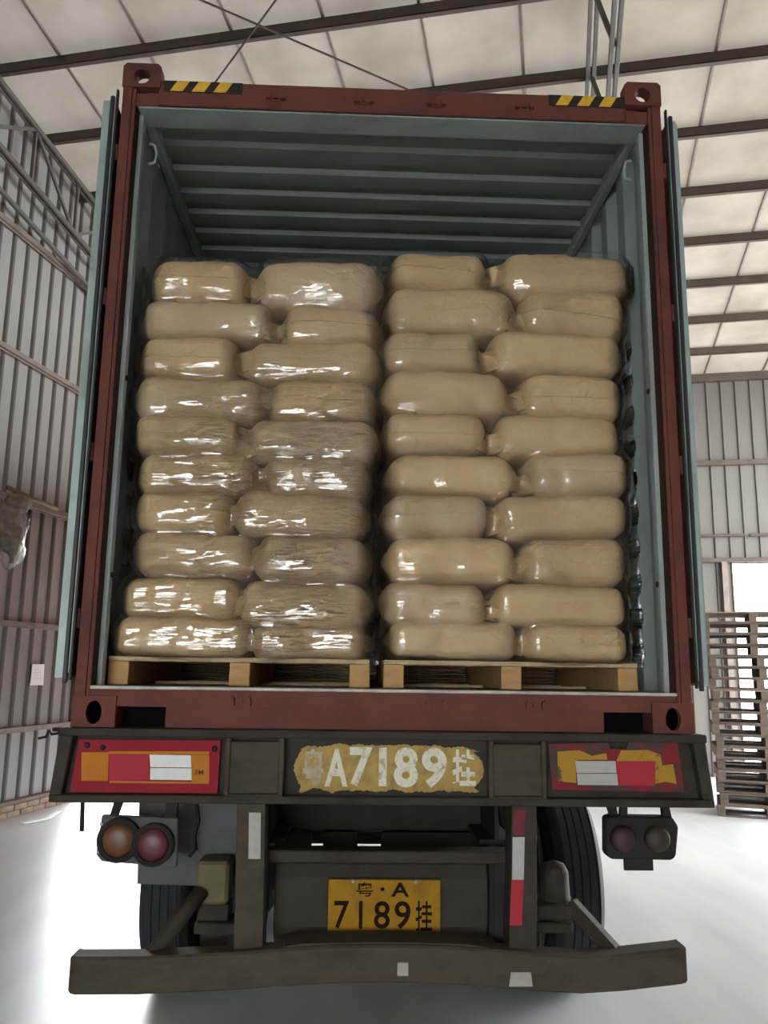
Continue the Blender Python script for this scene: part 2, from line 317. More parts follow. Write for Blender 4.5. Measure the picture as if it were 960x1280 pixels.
# left wall (gable end), pitch of the sheet ribs 0.26 m, big side doorway further along
LDOOR = (6.85, 11.75, 0.0, 4.25)
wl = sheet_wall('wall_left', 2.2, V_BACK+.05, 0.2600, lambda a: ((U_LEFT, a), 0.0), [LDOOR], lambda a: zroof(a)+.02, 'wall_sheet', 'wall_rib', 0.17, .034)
m = MB(); m.box(U_LEFT-.012, U_LEFT, V_FRONT, 2.2, 0, 9.0); m.box(U_LEFT-.012, U_LEFT, V_FRONT, 2.2, 8.9, 10.2)
for i in range(54): m.box(U_LEFT, U_LEFT+.03, V_FRONT+.2+i*.26, V_FRONT+.24+i*.26, 0.17, 8.9)
obj('sheet_run', m, 'wall_sheet', wl, world=False)
for z, h in ((0.965, .05), (2.165, .05), (3.585, .075), (5.285, .06), (6.75, .06)):
    m = MB(); m.box(U_LEFT+.03, U_LEFT+.085, -2, 6.85 if z < 4 else V_BACK, z-h/2, z+h/2); m.box(U_LEFT+.03, U_LEFT+.045, -2, 6.85 if z < 4 else V_BACK, z-h/2-.02, z+h/2)
    obj('girt', m, 'girt_steel', wl, world=False, bevel=.004)
m = MB(); m.box(U_LEFT-.1, U_LEFT+.10, -2, 6.85, 0.135, 0.175); obj('ledge', m, 'girt_steel', wl, world=False, bevel=.006)
bk = MB(); bk.box(-.11, .11, -.115, .115, 0, .065); bkm = fix(bk.mesh('brick'), .006); bkm.materials.append(MATS['brick_curb'])
for i in range(20):
    for j in range(2):
        o = bpy.data.objects.new('brick', bkm); COL.objects.link(o); o.parent = wl; o.location = (U_LEFT + R.uniform(-.006, .006), 2.3+i*.24+(j % 2)*.12, j*.068); o.rotation_euler = (0, 0, R.uniform(-.02, .02))
m = MB()
for v in (6.83, 11.77): m.box(U_LEFT-.06, U_LEFT+.06, v-.04, v+.04, 0, 4.3)
m.box(U_LEFT-.06, U_LEFT+.06, 6.79, 11.81, 4.25, 4.35); obj('door_frame', m, 'steel_rust', wl, world=False)

# back wall with the right hand doorway
BD = [(3.64, 6.4, 0.0, 3.62)]
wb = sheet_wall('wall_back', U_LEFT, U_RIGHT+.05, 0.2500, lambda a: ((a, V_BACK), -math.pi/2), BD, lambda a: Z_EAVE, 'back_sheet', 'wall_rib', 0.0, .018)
for z, h, segs in ((5.44, .09, ((U_LEFT, U_RIGHT),)), (4.12, .045, ((2.4, 3.95), (4.05, U_RIGHT))), (3.68, .075, ((-.5, U_RIGHT),)), (7.05, .14, ((U_LEFT, U_RIGHT),))):
    for a, b in segs:
        m = MB(); m.box(a, b, V_BACK-.10, V_BACK-.03, z-h/2, z+h/2); obj('girt', m, 'steel_rust', wb, world=False, bevel=.004)
m = MB(); m.box(3.55, 3.64, V_BACK-.1, V_BACK+.05, 0, 3.66); m.box(6.4, 6.49, V_BACK-.1, V_BACK+.05, 0, 3.66); obj('door_frame', m, 'girt_steel', wb, world=False)
# right wall and the front wall behind the viewer, with an unseen doorway sized for its light
wr = tag(root('wall_right', (0,0,0), ROT_HALL), kind='structure')
m = MB(); m.box(U_RIGHT, U_RIGHT+.1, V_FRONT, 4.3, 0, 10.4); m.box(U_RIGHT, U_RIGHT+.1, 11.9, V_BACK, 0, 10.4); m.box(U_RIGHT, U_RIGHT+.1, 4.3, 11.9, 6.6, 10.4); obj('sheet_run', m, 'outer_wall', wr, world=False)  # unseen side opening, added to brighten the floor and the left wall
wf = tag(root('wall_front', (0,0,0), ROT_HALL), kind='structure')
FD = (-2.0, 2.3, 3.2)
m = MB(); m.box(U_LEFT, FD[0], V_FRONT-.1, V_FRONT, 0, 10.5); m.box(FD[1], U_RIGHT, V_FRONT-.1, V_FRONT, 0, 10.5); m.box(FD[0], FD[1], V_FRONT-.1, V_FRONT, FD[2], 10.5)
obj('sheet_run', m, 'outer_wall', wf, world=False)

# roof: sheets one metre wide, purlins about a metre apart
ce = tag(root('ceiling', (0,0,0), ROT_HALL), kind='structure')
def roof_sheet(u0, u1):
    m = MB(); n = 4; vs = []; fs = []
    prof = [(u0+.006, .0), (u0+.02, .022), (u1-.02, .022), (u1-.006, .0)]
    for v in (V_FRONT-.3, 3.0, V_BACK+.3):
        for u, dz in prof: vs.append((u, v, zroof(v)+dz))
    for j in range(2):
        for i in range(3): fs.append((j*4+i, j*4+i+1, j*4+5+i, j*4+4+i))
    m.add(vs, fs); return m
for i in range(-6, 10):
    u0 = 0.46 + i; u1 = u0+1
    if u1 < U_LEFT: continue
    obj('roof_panel', roof_sheet(max(u0, U_LEFT-.1), min(u1, U_RIGHT+.1)), 'roof', ce, world=False)
    m = MB()     # standing lap between two sheets
    m.add([(u1-.012, V_FRONT, zroof(V_FRONT)-.004), (u1+.012, V_FRONT, zroof(V_FRONT)-.004), (u1+.012, V_BACK, zroof(V_BACK)-.004), (u1-.012, V_BACK, zroof(V_BACK)-.004),
           (u1-.012, V_FRONT, zroof(V_FRONT)+.03), (u1+.012, V_FRONT, zroof(V_FRONT)+.03), (u1+.012, V_BACK, zroof(V_BACK)+.03), (u1-.012, V_BACK, zroof(V_BACK)+.03)],
          [(0,3,2,1),(4,5,6,7),(0,1,5,4),(1,2,6,5),(2,3,7,6),(3,0,4,7)])
    obj('sheet_lap', m, 'girt_steel', ce, world=False)
pv = [12.24-1.04*i for i in range(23)]
for v in pv:
    z = zroof(v)-.012; m = MB()
    m.box(U_LEFT, U_RIGHT, v-.004, v+.004, z-.12, z); m.box(U_LEFT, U_RIGHT, v-.004, v+.06, z-.008, z); m.box(U_LEFT, U_RIGHT, v-.004, v+.06, z-.12, z-.112)
    m.box(U_LEFT, U_RIGHT, v+.052, v+.06, z-.112, z-.09)
    obj('purlin', m, 'steel_rust', ce, world=False)
# trusses in the plane of the slope
def truss(u_top, u_bot, v0, v1, depth, step, label, s=0.06, diag=True):
    t = root('roof_truss', hall(u_top, v1, 0), 0.0); tag(t, label, 'roof truss', 'steel roof trusses')
    def T(v): return hall(u_top, v, zroof(v)-.17)
    def B(v): return hall(u_bot, v, zroof(v)-.17-depth)
    for side in (-1, 1):
        e = Vector((Lx, Ly, 0))*side*.032
        m = MB(); m.bar(T(v0)+e, T(v1)+e, s*.55, s); obj('top_chord', m, 'truss_steel', t, bevel=.003)
        m = MB(); m.bar(B(v0)+e, B(v1)+e, s*.55, s); obj('bottom_chord', m, 'truss_steel', t, bevel=.003)
    n = int((v1-v0)/step)
    for i in range(n):
        a = v0+i*step; b = a+step
        m = MB(); m.bar(T(a), B(a), .035, .045); obj('web_post', m, 'truss_steel', t)
        if not diag: continue
        m = MB(); m.bar(T(a) if i % 2 else B(a), B(b) if i % 2 else T(b), .03, .04); obj('web_diagonal', m, 'truss_steel', t)
    return t
truss(-5.30, -5.30, 0.0, 12.1, 0.72, 0.94, 'lattice steel truss along the top of the corrugated wall')
truss(1.17, 1.34, 0.0, 12.1, 0.60, 0.98, 'lattice steel truss above the container by the right corner casting', .075, False)
# tie beam under the left truss, and wind bracing rods in the roof
t = MB(); t.bar(hall(-5.36, 0, zroof(0)-1.28), hall(-5.36, 12.1, zroof(12.1)-1.28), .05, .05)
tag(obj('tie_beam', t, 'truss_steel', bevel=.004), 'thin steel tie rail hung below the lattice truss on the corrugated wall', 'tie beam')
def rod(a, b, lab):
    m = MB(); m.tube([hall(*a), hall(*b)], .011, 6); tag(obj('brace_rod', m, 'steel_rust'), lab, 'brace rod', 'roof bracing rods')
def zz(v): return zroof(v)-.2
rod((-5.0, 1.55, zz(1.55)), (1.0, 6.12, zz(6.12)), 'thin dark bracing rod sloping down toward the truss above the container')
rod((0.9, 1.05, zz(1.05)), (-5.1, 6.28, zz(6.28)), 'thin dark bracing rod running up from the striped left end of the container header')

# things on and by the left wall
m = MB(); c = hall(U_LEFT+.045, 5.96, 1.58); o = root('paper_notice', c, ROT_HALL)
tag(o, 'white paper notice stuck on the corrugated wall', 'notice')
m = MB(); n = 6
for i in range(n+1):
    for j in range(n+1):
        a = (i/n-.5)*.26; b = (j/n-.5)*.25; m.v.append((.006*math.sin(i*1.3+j*.4)+.004*abs(a)*10, a+.006*b, b))
for i in range(n):
    for j in range(n): m.f.append((i*(n+1)+j, (i+1)*(n+1)+j, (i+1)*(n+1)+j+1, i*(n+1)+j+1))
me = m.mesh('sheet'); so = obj('sheet', me, 'white_paper', o, world=False); md = so.modifiers.new('thick', 'SOLIDIFY'); md.thickness = .002
m = MB()
for k in range(4): m.box(.012, .0135, -.08, .02+.02*(k % 2), .06-.035*k, .066-.035*k)
obj('faint_writing', m, 'paper_mark', o, world=False)
# bundle of old sacks hung on the girt
b0 = hall(U_LEFT+.27, 4.86, 3.0); bd = root('sack_bundle', b0, ROT_HALL); tag(bd, 'dark bundle of old sacks in clear plastic hung on the wall rail', 'bundle')
def lump(c, rx, ry, rz_, seed, k=.25, seg=20):
    m = MB(); 
    for i in range(seg+1):
        ph = math.pi*i/seg
        for j in range(seg):
            th = 2*math.pi*j/seg; d = Vector((math.sin(ph)*math.cos(th), math.sin(ph)*math.sin(th), math.cos(ph)))
            q = 1 + k*noise.noise(d*1.7+Vector((seed, 0, 0))) + .12*noise.noise(d*5+Vector((0, seed, 0)))
            m.v.append((c[0]+d.x*rx*q, c[1]+d.y*ry*q, c[2]+d.z*rz_*q))
    for i in range(seg):
        for j in range(seg): m.f.append((i*seg+j, i*seg+(j+1) % seg, (i+1)*seg+(j+1) % seg, (i+1)*seg+j))
    return m
obj('sack', lump((0, -.05, .25), .12, .17, .2, 3), 'bundle_dark', bd, world=False, smooth=True)
obj('sack', lump((.02, .08, .48), .11, .19, .11, 8), 'bundle_dark', bd, world=False, smooth=True)
obj('sack', lump((.03, .02, .05), .11, .15, .18, 12), 'bundle_dark', bd, world=False, smooth=True)
obj('plastic_cover', lump((.02, .03, .14), .15, .2, .36, 21, .3), 'film_bundle', bd, world=False, smooth=True)
m = MB(); m.tube([(0, -.1, .62), (.02, .12, .60), (.01, .3, .585), (-.02, .9, .575)], .028, 8); obj('wrapped_rope', m, 'dusty_yellow', bd, world=False, smooth=True)
# bent white strip lying on the floor by the curb
s0 = hall(-5.02, 5.25, 0.0); m = MB()
for a, b in (((0, 0), (.16, .30)), ((.16, .30), (.12, .78))):
    m.bar((s0.x+a[0], s0.y+a[1], .012), (s0.x+b[0], s0.y+b[1], .014), .06, .016)
tag(obj('plastic_strip', m, 'white_paper', bevel=.003), 'bent white strip lying on the floor beside the wall curb', 'strip')

# ------------------------------------------------------------------ old pallets stacked on the right
def make_pallet(name, wd, dp, ht, nb, wood, deckwood):
    p = root(name, (0,0,0)); sw = .09; th = .018
    for i in range(3):
        x = -wd/2+sw/2+i*(wd-sw)/2
        m = MB(); m.box(x-sw/2, x+sw/2, -dp/2, dp/2, th, ht-th); obj('stringer', m, wood, p, world=False, bevel=.003)
    bw = .095
    for i in range(nb):
        y = -dp/2+bw/2+i*(dp-bw)/(nb-1); m = MB(); m.box(-wd/2, wd/2, y-bw/2, y+bw/2, ht-th, ht); obj('deck_board', m, deckwood, p, world=False, bevel=.002)
    for i in range(3):
        y = -dp/2+bw/2+i*(dp-bw)/2; m = MB(); m.box(-wd/2, wd/2, y-bw/2, y+bw/2, 0, th); obj('bottom_board', m, deckwood, p, world=False, bevel=.002)
    return p
ORD = ['bottom', 'second', 'third', 'fourth', 'fifth', 'sixth', 'seventh', 'eighth', 'ninth', 'tenth', 'eleventh', 'twelfth', 'thirteenth', 'fourteenth', 'fifteenth', 'sixteenth', 'seventeenth', 'eighteenth']
NP = 18; PH = .1375
old = make_pallet('wooden_pallet', 1.2, 1.0, PH-.001, 7, 'old_wood', 'old_wood')
protos = [old]
for i in range(NP):
    o = old if i == 0 else copy_tree(old)
    q = hall(3.24 + R.uniform(-.035, .035) - .004*i, 8.42 + R.uniform(-.03, .03), i*PH); o.location = q; o.rotation_euler = (0, 0, ROT_HALL + R.uniform(-.03, .03) - .14)
    lab = ('topmost' if i == NP-1 else ORD[i]+' from the floor' if i else 'lowest on the floor') + ', worn wooden pallet in the tall stack right of the lorry'
    tag(o, lab[0].upper()+lab[1:] if False else lab, 'pallet', 'old pallets stacked on the right')
    if i in (10, 17):
        for ch in o.children:
            if ch.name.startswith('deck_board'):
                ch.data = ch.data.copy(); ch.data.materials[0] = MATS['pale_wood']

# ------------------------------------------------------------------ shipping container (rear face at y = 0)
ZB, ZT, HW, LEN = 1.45, 4.346, 1.219, 12.19
ZF, ZO, OW = 1.605, 4.15, 1.150          # sill top, header underside, half opening
ct = root('shipping_container', (0, 0, ZB)); tag(ct, 'red-brown shipping container with open doors and teal interior, on the trailer', 'container')
def casting(x0, x1, y0, y1, z0, z1, cx, cz, top):
    m = MB(); n = 16; rx, rz_ = (.031, .045) if not top else (.036, .036)
    ring = [(cx+rx*math.cos(2*math.pi*k/n), cz+rz_*math.sin(2*math.pi*k/n)) for k in range(n)]
    ch = .03
    if top: o_ = [(x0, z0), (x1, z0), (x1, z1-ch*.5), (x1-ch*.5, z1), (x0+ch*.5, z1), (x0, z1-ch*.5)]
    else: o_ = [(x0, z0), (x1, z0), (x1, z1), (x0, z1)]
    # square boundary resampled radially so that the face has a real hole
    bnd = []
    for k in range(n):
        dx, dz = math.cos(2*math.pi*k/n), math.sin(2*math.pi*k/n); best = 1e9
        for (ax, az), (bx, bz) in zip(o_, o_[1:]+o_[:1]):
            ex, ez = bx-ax, bz-az; den = dx*ez-dz*ex
            if abs(den) < 1e-9: continue
            tt = ((ax-cx)*ez-(az-cz)*ex)/den; ss = ((ax-cx)*dz-(az-cz)*dx)/den
            if tt > 0 and -1e-6 <= ss <= 1+1e-6: best = min(best, tt)
        bnd.append((cx+dx*best, cz+dz*best))
    # snap the nearest sample to each corner
    for q in o_:
        k = min(range(n), key=lambda i: (bnd[i][0]-q[0])**2+(bnd[i][1]-q[1])**2); bnd[k] = q
    vs = [(x, y0, z) for x, z in bnd] + [(x, y0, z) for x, z in ring] + [(x, y0+.03, z) for x, z in ring] + [(x, y1, z) for x, z in bnd] + [(x, y1, z) for x, z in ring]
    fs = []
    for k in range(n):
        k2 = (k+1) % n
        fs += [(k, k2, n+k2, n+k), (n+k, n+k2, 2*n+k2, 2*n+k), (k, 3*n+k, 3*n+k2, k2)]
        if top: fs += [(2*n+k, 2*n+k2, 4*n+k2, 4*n+k), (4*n+k, 4*n+k2, 3*n+k2, 3*n+k)]
    if not top: fs += [tuple(range(3*n, 4*n))]
    m.add(vs, fs); return m
for sx in (-1, 1):
    for top in (0, 1):
        z0, z1 = (ZT-.118, ZT) if top else (ZB, ZB+.118)
        x0, x1 = sorted((sx*HW, sx*(HW-.168)))
        obj('corner_casting', casting(x0, x1, -.012, .166 if not top else .05, z0, z1, sx*(HW-.085), ZB+.055 if not top else ZT-.066, top), 'container_red', ct)
        m = MB(); m.box(x0, x1, LEN-.17, LEN, z0, z1); obj('corner_casting', m, 'container_red', ct, bevel=.006)
    if True:
        m = MB(); m.box(*sorted((sx*(HW-.168), sx*HW)), .12, .166, ZT-.118, ZT-.10); obj('casting_floor', m, 'container_red', ct)
    # rear corner post: red outside channel
    m = MB()
    pts = [(HW-.004, -.004), (1.175, -.004), (1.175, .006), (1.160, .006), (1.160, .078), (HW, .16)]
    vs = [(sx*x, y, ZB+.118) for x, y in pts] + [(sx*x, y, ZT-.118) for x, y in pts]; k = len(pts)
    m.add(vs, [tuple(range(k)), tuple(range(2*k-1, k-1, -1))] + [(i, k+i, k+(i+1) % k, (i+1) % k) for i in range(k)])
    obj('corner_post', m, 'container_red', ct)
    m = MB(); m.box(*sorted((sx*1.160, sx*1.157)), .004, .079, ZF, ZO); obj('gasket_dark_strip', m, 'gasket_dark_strip', ct)  # dark strip for gasket residue and the shade on the post's inner side
    # teal inner post lining
    m = MB(); m.box(*sorted((sx*(OW+.03), sx*(OW-.006))), .079, .10, ZF, ZO); m.box(*sorted((sx*(OW+.03), sx*(OW-.012))), .075, .125, ZF, ZO)
    obj('post_lining', m, 'container_teal', ct, bevel=.003)
    m = MB(); m.box(*sorted((sx*HW, sx*(HW-.06))), .166, LEN-.17, ZB, ZB+.12); obj('bottom_rail', m, 'container_red', ct)
    m = MB(); m.box(*sorted((sx*HW, sx*(HW-.012))), .16, LEN-.17, ZT-.16, ZT-.06); obj('top_rail', m, 'container_red', ct)
    m = MB(); m.box(*sorted((sx*(HW-.056), sx*(HW-.105))), .10, LEN-.17, ZT-.19, ZT-.115); obj('top_rail_lining', m, 'container_teal', ct, bevel=.012)
    # corrugated side wall: outside face red, inside face teal
    pr_ = []; y = .13; px_ = .278
    while y < LEN-.2:
        pr_ += [(y, 0), (y+.072, 0), (y+.14, .036), (y+.21, .036)]; y += px_
    for nm, off, mt in (('side_panel', 0.0, 'container_teal'), ('outer_side_panel', .004, 'container_red')):
        m = MB(); k = len(pr_)
        for zz_ in (ZB+.1, ZT-.1): m.v += [(sx*(1.168+d+off), y, zz_) for y, d in pr_]
        for i in range(k-1): m.f.append((i, i+1, k+i+1, k+i))
        obj(nm, m, mt, ct)
    # lashing ring near the top of the post
    m = MB(); m.tube([(sx*(OW-.03), .135, 4.045), (sx*(OW-.055), .14, 4.04), (sx*(OW-.062), .15, 4.0), (sx*(OW-.055), .155, 3.965), (sx*(OW-.025), .155, 3.955)], .008, 8); obj('lashing_ring', m, 'container_teal', ct, smooth=True)
    m = MB()
    for z in (2.05, 2.9): m.lathe([(-.003, 0), (-.003, .012), (.004, .012), (.004, 0)], (sx*(OW-.014), .1, z), 'x', 12)
    obj('lining_bolt', m, 'chassis_dark', ct)
# header
m = MB(); m.prism([(-HW+.16, ZO), (HW-.16, ZO), (HW-.16, ZO+.122), (-HW+.16, ZO+.122)], .0, .09)
m.box(-HW+.1, HW-.1, .03, .09, ZO, ZT-.05)
hd = obj('door_header', m, 'container_red', ct, bevel=.005)
m = MB(); m.box(-HW+.06, HW-.06, .012, .05, ZO, ZO+.06); obj('header_return', m, 'container_red', ct)
m = MB(); m.prism([(-OW-.01, ZO+.012), (OW+.01, ZO+.012), (OW+.01, ZO-.001), (-OW-.01, ZO-.001)], .016, .02); m.box(-OW, OW, .02, .16, ZO-.004, ZO+.03); obj('header_lining', m, 'container_teal', ct, bevel=.003)
for sx, xs in ((-1, (-1.007, -.911, -.815)), (1, (.733, .832, .931))):
    m = MB(); a = xs[0]-.03; m.box(a, a+.35, -.0035, .001, 4.216, 4.270); hz = obj('hazard_patch', m, 'hazard_black', ct, label='black hazard patch with yellow slanted stripes')
    for x in xs:
        m = MB(); m.prism([(x, 4.218), (x+.055, 4.218), (x+.085, 4.268), (x+.03, 4.268)], -.0055, -.003); sub('hazard_stripe', m, 'hazard_yellow', hz, ct)
def keeper(x, z, s=1):
    m = MB(); 
    for dx in (-.032, .032): m.prism([(x+dx-.011, z-.016), (x+dx+.011, z-.016), (x+dx+.011, z+.012), (x+dx, z+.018), (x+dx-.011, z+.012)], -.022*s, .005)
    m.box(x-.04, x+.04, -.004, .004, z-.02, z+.02); m.box(x-.012, x+.012, -.012, .004, z-.01, z+.01); return m
for x in (-.534, -.138, .188, .589): obj('cam_keeper', keeper(x, 4.205), 'container_red', ct)
for x in (-.575, -.169, .194, .591): obj('cam_keeper', keeper(x, 1.552), 'container_red', ct)
# sill with two forklift style slots
m = MB(); XI = HW-.168
m.box(-XI, XI, .0, .12, 1.528, ZF-.012)
for a, b in ((-XI, -1.050), (-.860, .860), (1.050, XI)): m.box(a, b, .0, .12, ZB, 1.528)
m.box(-XI-.168+.02, -XI, .012, .12, ZB+.118, ZF-.012); m.box(XI, XI+.148, .012, .12, ZB+.118, ZF-.012)
sl = obj('door_sill', m, 'container_red', ct, bevel=.004)
for a in (-1.052, .858): m = MB(); m.box(a, a+.194, .10, .11, ZB, 1.53); obj('slot_dark', m, 'void_black', ct)  # black sheet stands in for the shade inside the hollow slots
m = MB(); m.box(-OW-.01, OW+.01, .003, .05, ZF-.012, ZF+.001); obj('sill_edge_strip', m, 'pale_edge', ct, bevel=.003)
m = MB(); m.box(-1.17, 1.17, .05, LEN-.1, ZF-.03, ZF); obj('floor_boards', m, 'plywood_floor', ct)
m = MB(); m.box(-HW+.05, HW-.05, LEN-.06, LEN-.02, ZB, ZT-.05); obj('front_wall', m, 'container_teal', ct)
# transverse corrugated roof
pr_ = []; y = .165
while y < LEN-.25: pr_ += [(y, 0), (y+.105, 0), (y+.125, .022), (y+.19, .022)]; y += .2085
m = MB(); k = len(pr_)
m.v += [(-1.14, y, ZT-.145+d) for y, d in pr_] + [(1.14, y, ZT-.145+d) for y, d in pr_]
for i in range(k-1): m.f.append((i, i+1, k+i+1, k+i))
m.box(-1.16, 1.16, .05, .165, ZT-.15, ZT-.135)
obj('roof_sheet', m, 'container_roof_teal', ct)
m = MB(); m.box(-1.18, 1.18, .1, LEN, ZT-.105, ZT-.095); obj('roof_skin', m, 'container_red', ct)
# doors folded back along the sides: each leaf 1.16 m wide
for sx, lean in ((-1, .075), (1, .02)):
    zt, zb = 4.165, 1.615
    piv = Vector((sx*(HW+.006), -.02, 0))
    def dp(a, b, z):   # a: outward thickness, b: along the leaf, with a slight swing
        ang = .03+.0*lean; return (piv.x+sx*(a*math.cos(ang)+b*math.sin(ang)), piv.y+b*math.cos(ang)-a*math.sin(ang), z)
    def slab(a0, a1, b0, b1, z0, z1):
        q = MB(); q.add([dp(a0,b0,z0), dp(a1,b0,z0), dp(a1,b1,z0), dp(a0,b1,z0), dp(a0,b0,z1), dp(a1,b0,z1), dp(a1,b1,z1), dp(a0,b1,z1)], [(0,3,2,1),(4,5,6,7),(0,1,5,4),(1,2,6,5),(2,3,7,6),(3,0,4,7)]); return q
    dr = obj('door_leaf', slab(.008, .052, .012, 1.16, zb+.03, zt-.03), 'container_red', ct)
    q = slab(.032, .066 if sx < 0 else .050, .0, .02, zb+.02, zt-.02); sub('door_edge_plate', q, 'door_edge', dr, ct)
    q = slab(.053, .064, .02, 1.15, zb+.02, zt-.02); sub('inner_lining', q, 'container_teal', dr, ct)
    q = slab(.016, .034, -.012, .006, zb, zt); sub('door_gasket', q, 'rubber', dr, ct, bevel=.004)
    q = slab(.0, .010, -.014, .006, zb+.01, zt+.03); sub('door_gasket', q, 'rubber', dr, ct, bevel=.003)
    q = slab(.009, .017, -.004, .006, zb+.04, zt-.01); sub('gasket_clamp', q, 'door_edge', dr, ct)
    for b in (.45, .9):
        q = MB(); q.tube([dp(-.004, b, zb-.02), dp(-.004, b, zt+.02)], .014, 8); sub('locking_bar', q, 'girt_steel', dr, ct, smooth=True)
    for i in range(4):
        z = zb+.25+i*.68; q = slab(-.008, .018, .012, .14, z-.04, z+.04); sub('hinge', q, 'container_red', dr, ct, bevel=.004)

# ------------------------------------------------------------------ cargo: two pallets, forty sacks, film
ROWS = {'left': [
 [(-1.101,-0.630,3.305,3.508),(-0.615,-0.029,3.290,3.518)], [(-1.135,-0.517,3.125,3.313),(-0.509,-0.026,3.099,3.315)],
 [(-1.134,-0.661,2.934,3.138),(-0.660,-0.038,2.937,3.127)], [(-1.135,-0.535,2.750,2.950),(-0.552,-0.050,2.752,2.946)],
 [(-1.134,-0.634,2.585,2.774),(-0.633,-0.040,2.575,2.766)], [(-1.108,-0.560,2.414,2.607),(-0.560,-0.069,2.407,2.605)],
 [(-1.107,-0.654,2.244,2.437),(-0.674,-0.077,2.247,2.434)], [(-1.104,-0.546,2.065,2.252),(-0.579,-0.060,2.039,2.247)],
 [(-1.142,-0.606,1.877,2.057),(-0.638,-0.060,1.852,2.046)], [(-1.150,-0.555,1.721,1.884),(-0.581,-0.061,1.718,1.869)]],
 'right': [
 [(-0.019,0.464,3.377,3.592),(0.490,1.136,3.376,3.596)], [(-0.027,0.581,3.191,3.410),(0.581,1.106,3.180,3.416)],
 [(-0.050,0.435,2.997,3.212),(0.442,1.083,3.005,3.205)], [(-0.040,0.556,2.803,3.010),(0.567,1.075,2.791,3.014)],
 [(-0.030,0.453,2.632,2.817),(0.464,1.060,2.619,2.816)], [(-0.010,0.579,2.430,2.626),(0.594,1.089,2.439,2.639)],
 [(-0.028,0.460,2.251,2.443),(0.460,1.067,2.255,2.448)], [(-0.011,0.573,2.050,2.249),(0.570,1.062,2.049,2.263)],
 [(-0.033,0.445,1.860,2.055),(0.445,1.051,1.876,2.051)], [(0.003,0.574,1.727,1.885),(0.574,1.058,1.724,1.894)]]}
Y_P = 0.175
for side, x0, x1 in (('left', -1.146, -.066), ('right', -.008, 1.064)):
    p = root('wooden_pallet', ((x0+x1)/2, Y_P+.55, ZF)); wd = x1-x0; ht = .118
    tag(p, f'new pale wooden pallet under the {side} sack stack in the container', 'pallet', 'pallets inside the container')
    for i in range(3):
        sw = .085; x = -wd/2+sw/2+i*(wd-sw)/2; m = MB(); m.box(x-sw/2, x+sw/2, -.545, .55, .002, ht-.02); obj('stringer', m, 'pallet_wood', p, world=False, bevel=.003)
    for i in range(8):
        y = -.55+.05+i*.1428; m = MB(); m.box(-wd/2, wd/2, y-.05, y+.05, ht-.0195, ht); obj('deck_board', m, 'deck_wood', p, world=False, bevel=.003)
    for i in range(3):
        y = -.49+i*.49; m = MB(); m.box(-wd/2, wd/2, y-.045, y+.045, 0, .012) if i else None
        if i: obj('bottom_board', m, 'deck_wood', p, world=False)

def sack_point(px, py, pz, a, b, c, seed, long_):
    """px,py,pz in [-1,1] on the cube surface -> point on the filled paper sack"""
    k = 4.2
    mxx = max(abs(px), abs(py), abs(pz))
    # two stage rounding: section round in y,z, ends rounded in plan and in elevation
    q = (abs(py)**3.4 + abs(pz)**3.4)**(1/3.4); s1 = (max(abs(py), abs(pz))/q) if q > 1e-6 else 1
    y, z = py*s1, pz*s1
    e = abs(px); lim = 1-1.15*c/a; g_ = max(0, (e-lim)/(1-lim))
    t = max(.30, (1-g_**2.7)**.5) if g_ < 1 else .30
    t2 = 1-g_**2.4*.40
    rr = max(abs(y), abs(z))
    x = math.copysign(e*(1-.07*(rr**3)*max(0, (e-.6)/.4)), px)
    return Vector((x*a, y*b*t2, z*c*t))
def sack_surface(px, py, pz, a, b, c, seed, long_, inner):
    p = sack_point(px, py, pz, a, b, c, seed, long_)
    s = Vector((seed*3.1, seed*1.7, seed*.9))
    n1 = noise.noise(p*4.0+s)*.016 + noise.noise(p*10+s)*.008 + noise.noise(Vector((p.x*7, p.y*22, p.z*26))+s)*.003 + (abs(noise.noise(p*7.5-s))-.2)*.014 - max(0, .10-abs(noise.noise(Vector((p.x*5, p.y*7, p.z*8))+s*2)))*.09
    # gathered folds radiating from the closed end
    ex = px*inner
    if ex > .45:
        g = ((ex-.45)/.55); ang = math.atan2(p.z, p.y)
        n1 += g*.010*math.sin(ang*7+seed*5+3*noise.noise(p*6+s)) + g*.008*noise.noise(Vector((p.x*3, ang*4, seed)))
    d = p.normalized(); d.x *= .35
    p = p + d*n1
    p.z += .010*noise.noise(Vector((p.x*2.3, seed*7, 1.3)))
    p.y += .012*noise.noise(Vector((p.x*2.0, seed*5, 4.1)))
    return p
def sack_mesh(a, b, c, seed, long_, inner):
    nx, ny, nz = 30, 12, 12; V = {}; vs = []; fs = []
    def vid(i, j, k):
        key = (i, j, k)
        if key not in V:
            # denser toward the ends
            u = -1+2*i/nx; u = math.sin(u*math.pi/2)*.45+u*.55
            V[key] = len(vs); vs.append(sack_surface(u, -1+2*j/ny, -1+2*k/nz, a, b, c, seed, long_, inner))
        return V[key]
    for i in range(nx):
        for k in range(nz): fs.append((vid(i,0,k), vid(i+1,0,k), vid(i+1,0,k+1), vid(i,0,k+1))); fs.append((vid(i,ny,k), vid(i,ny,k+1), vid(i+1,ny,k+1), vid(i+1,ny,k)))
        for j in range(ny): fs.append((vid(i,j,0), vid(i,j+1,0), vid(i+1,j+1,0), vid(i+1,j,0))); fs.append((vid(i,j,nz), vid(i+1,j,nz), vid(i+1,j+1,nz), vid(i,j+1,nz)))
    for j in range(ny):
        for k in range(nz): fs.append((vid(0,j,k), vid(0,j,k+1), vid(0,j+1,k+1), vid(0,j+1,k))); fs.append((vid(nx,j,k), vid(nx,j+1,k), vid(nx,j+1,k+1), vid(nx,j,k+1)))
    m = MB(); m.v = [tuple(v) for v in vs]; m.f = fs; return m
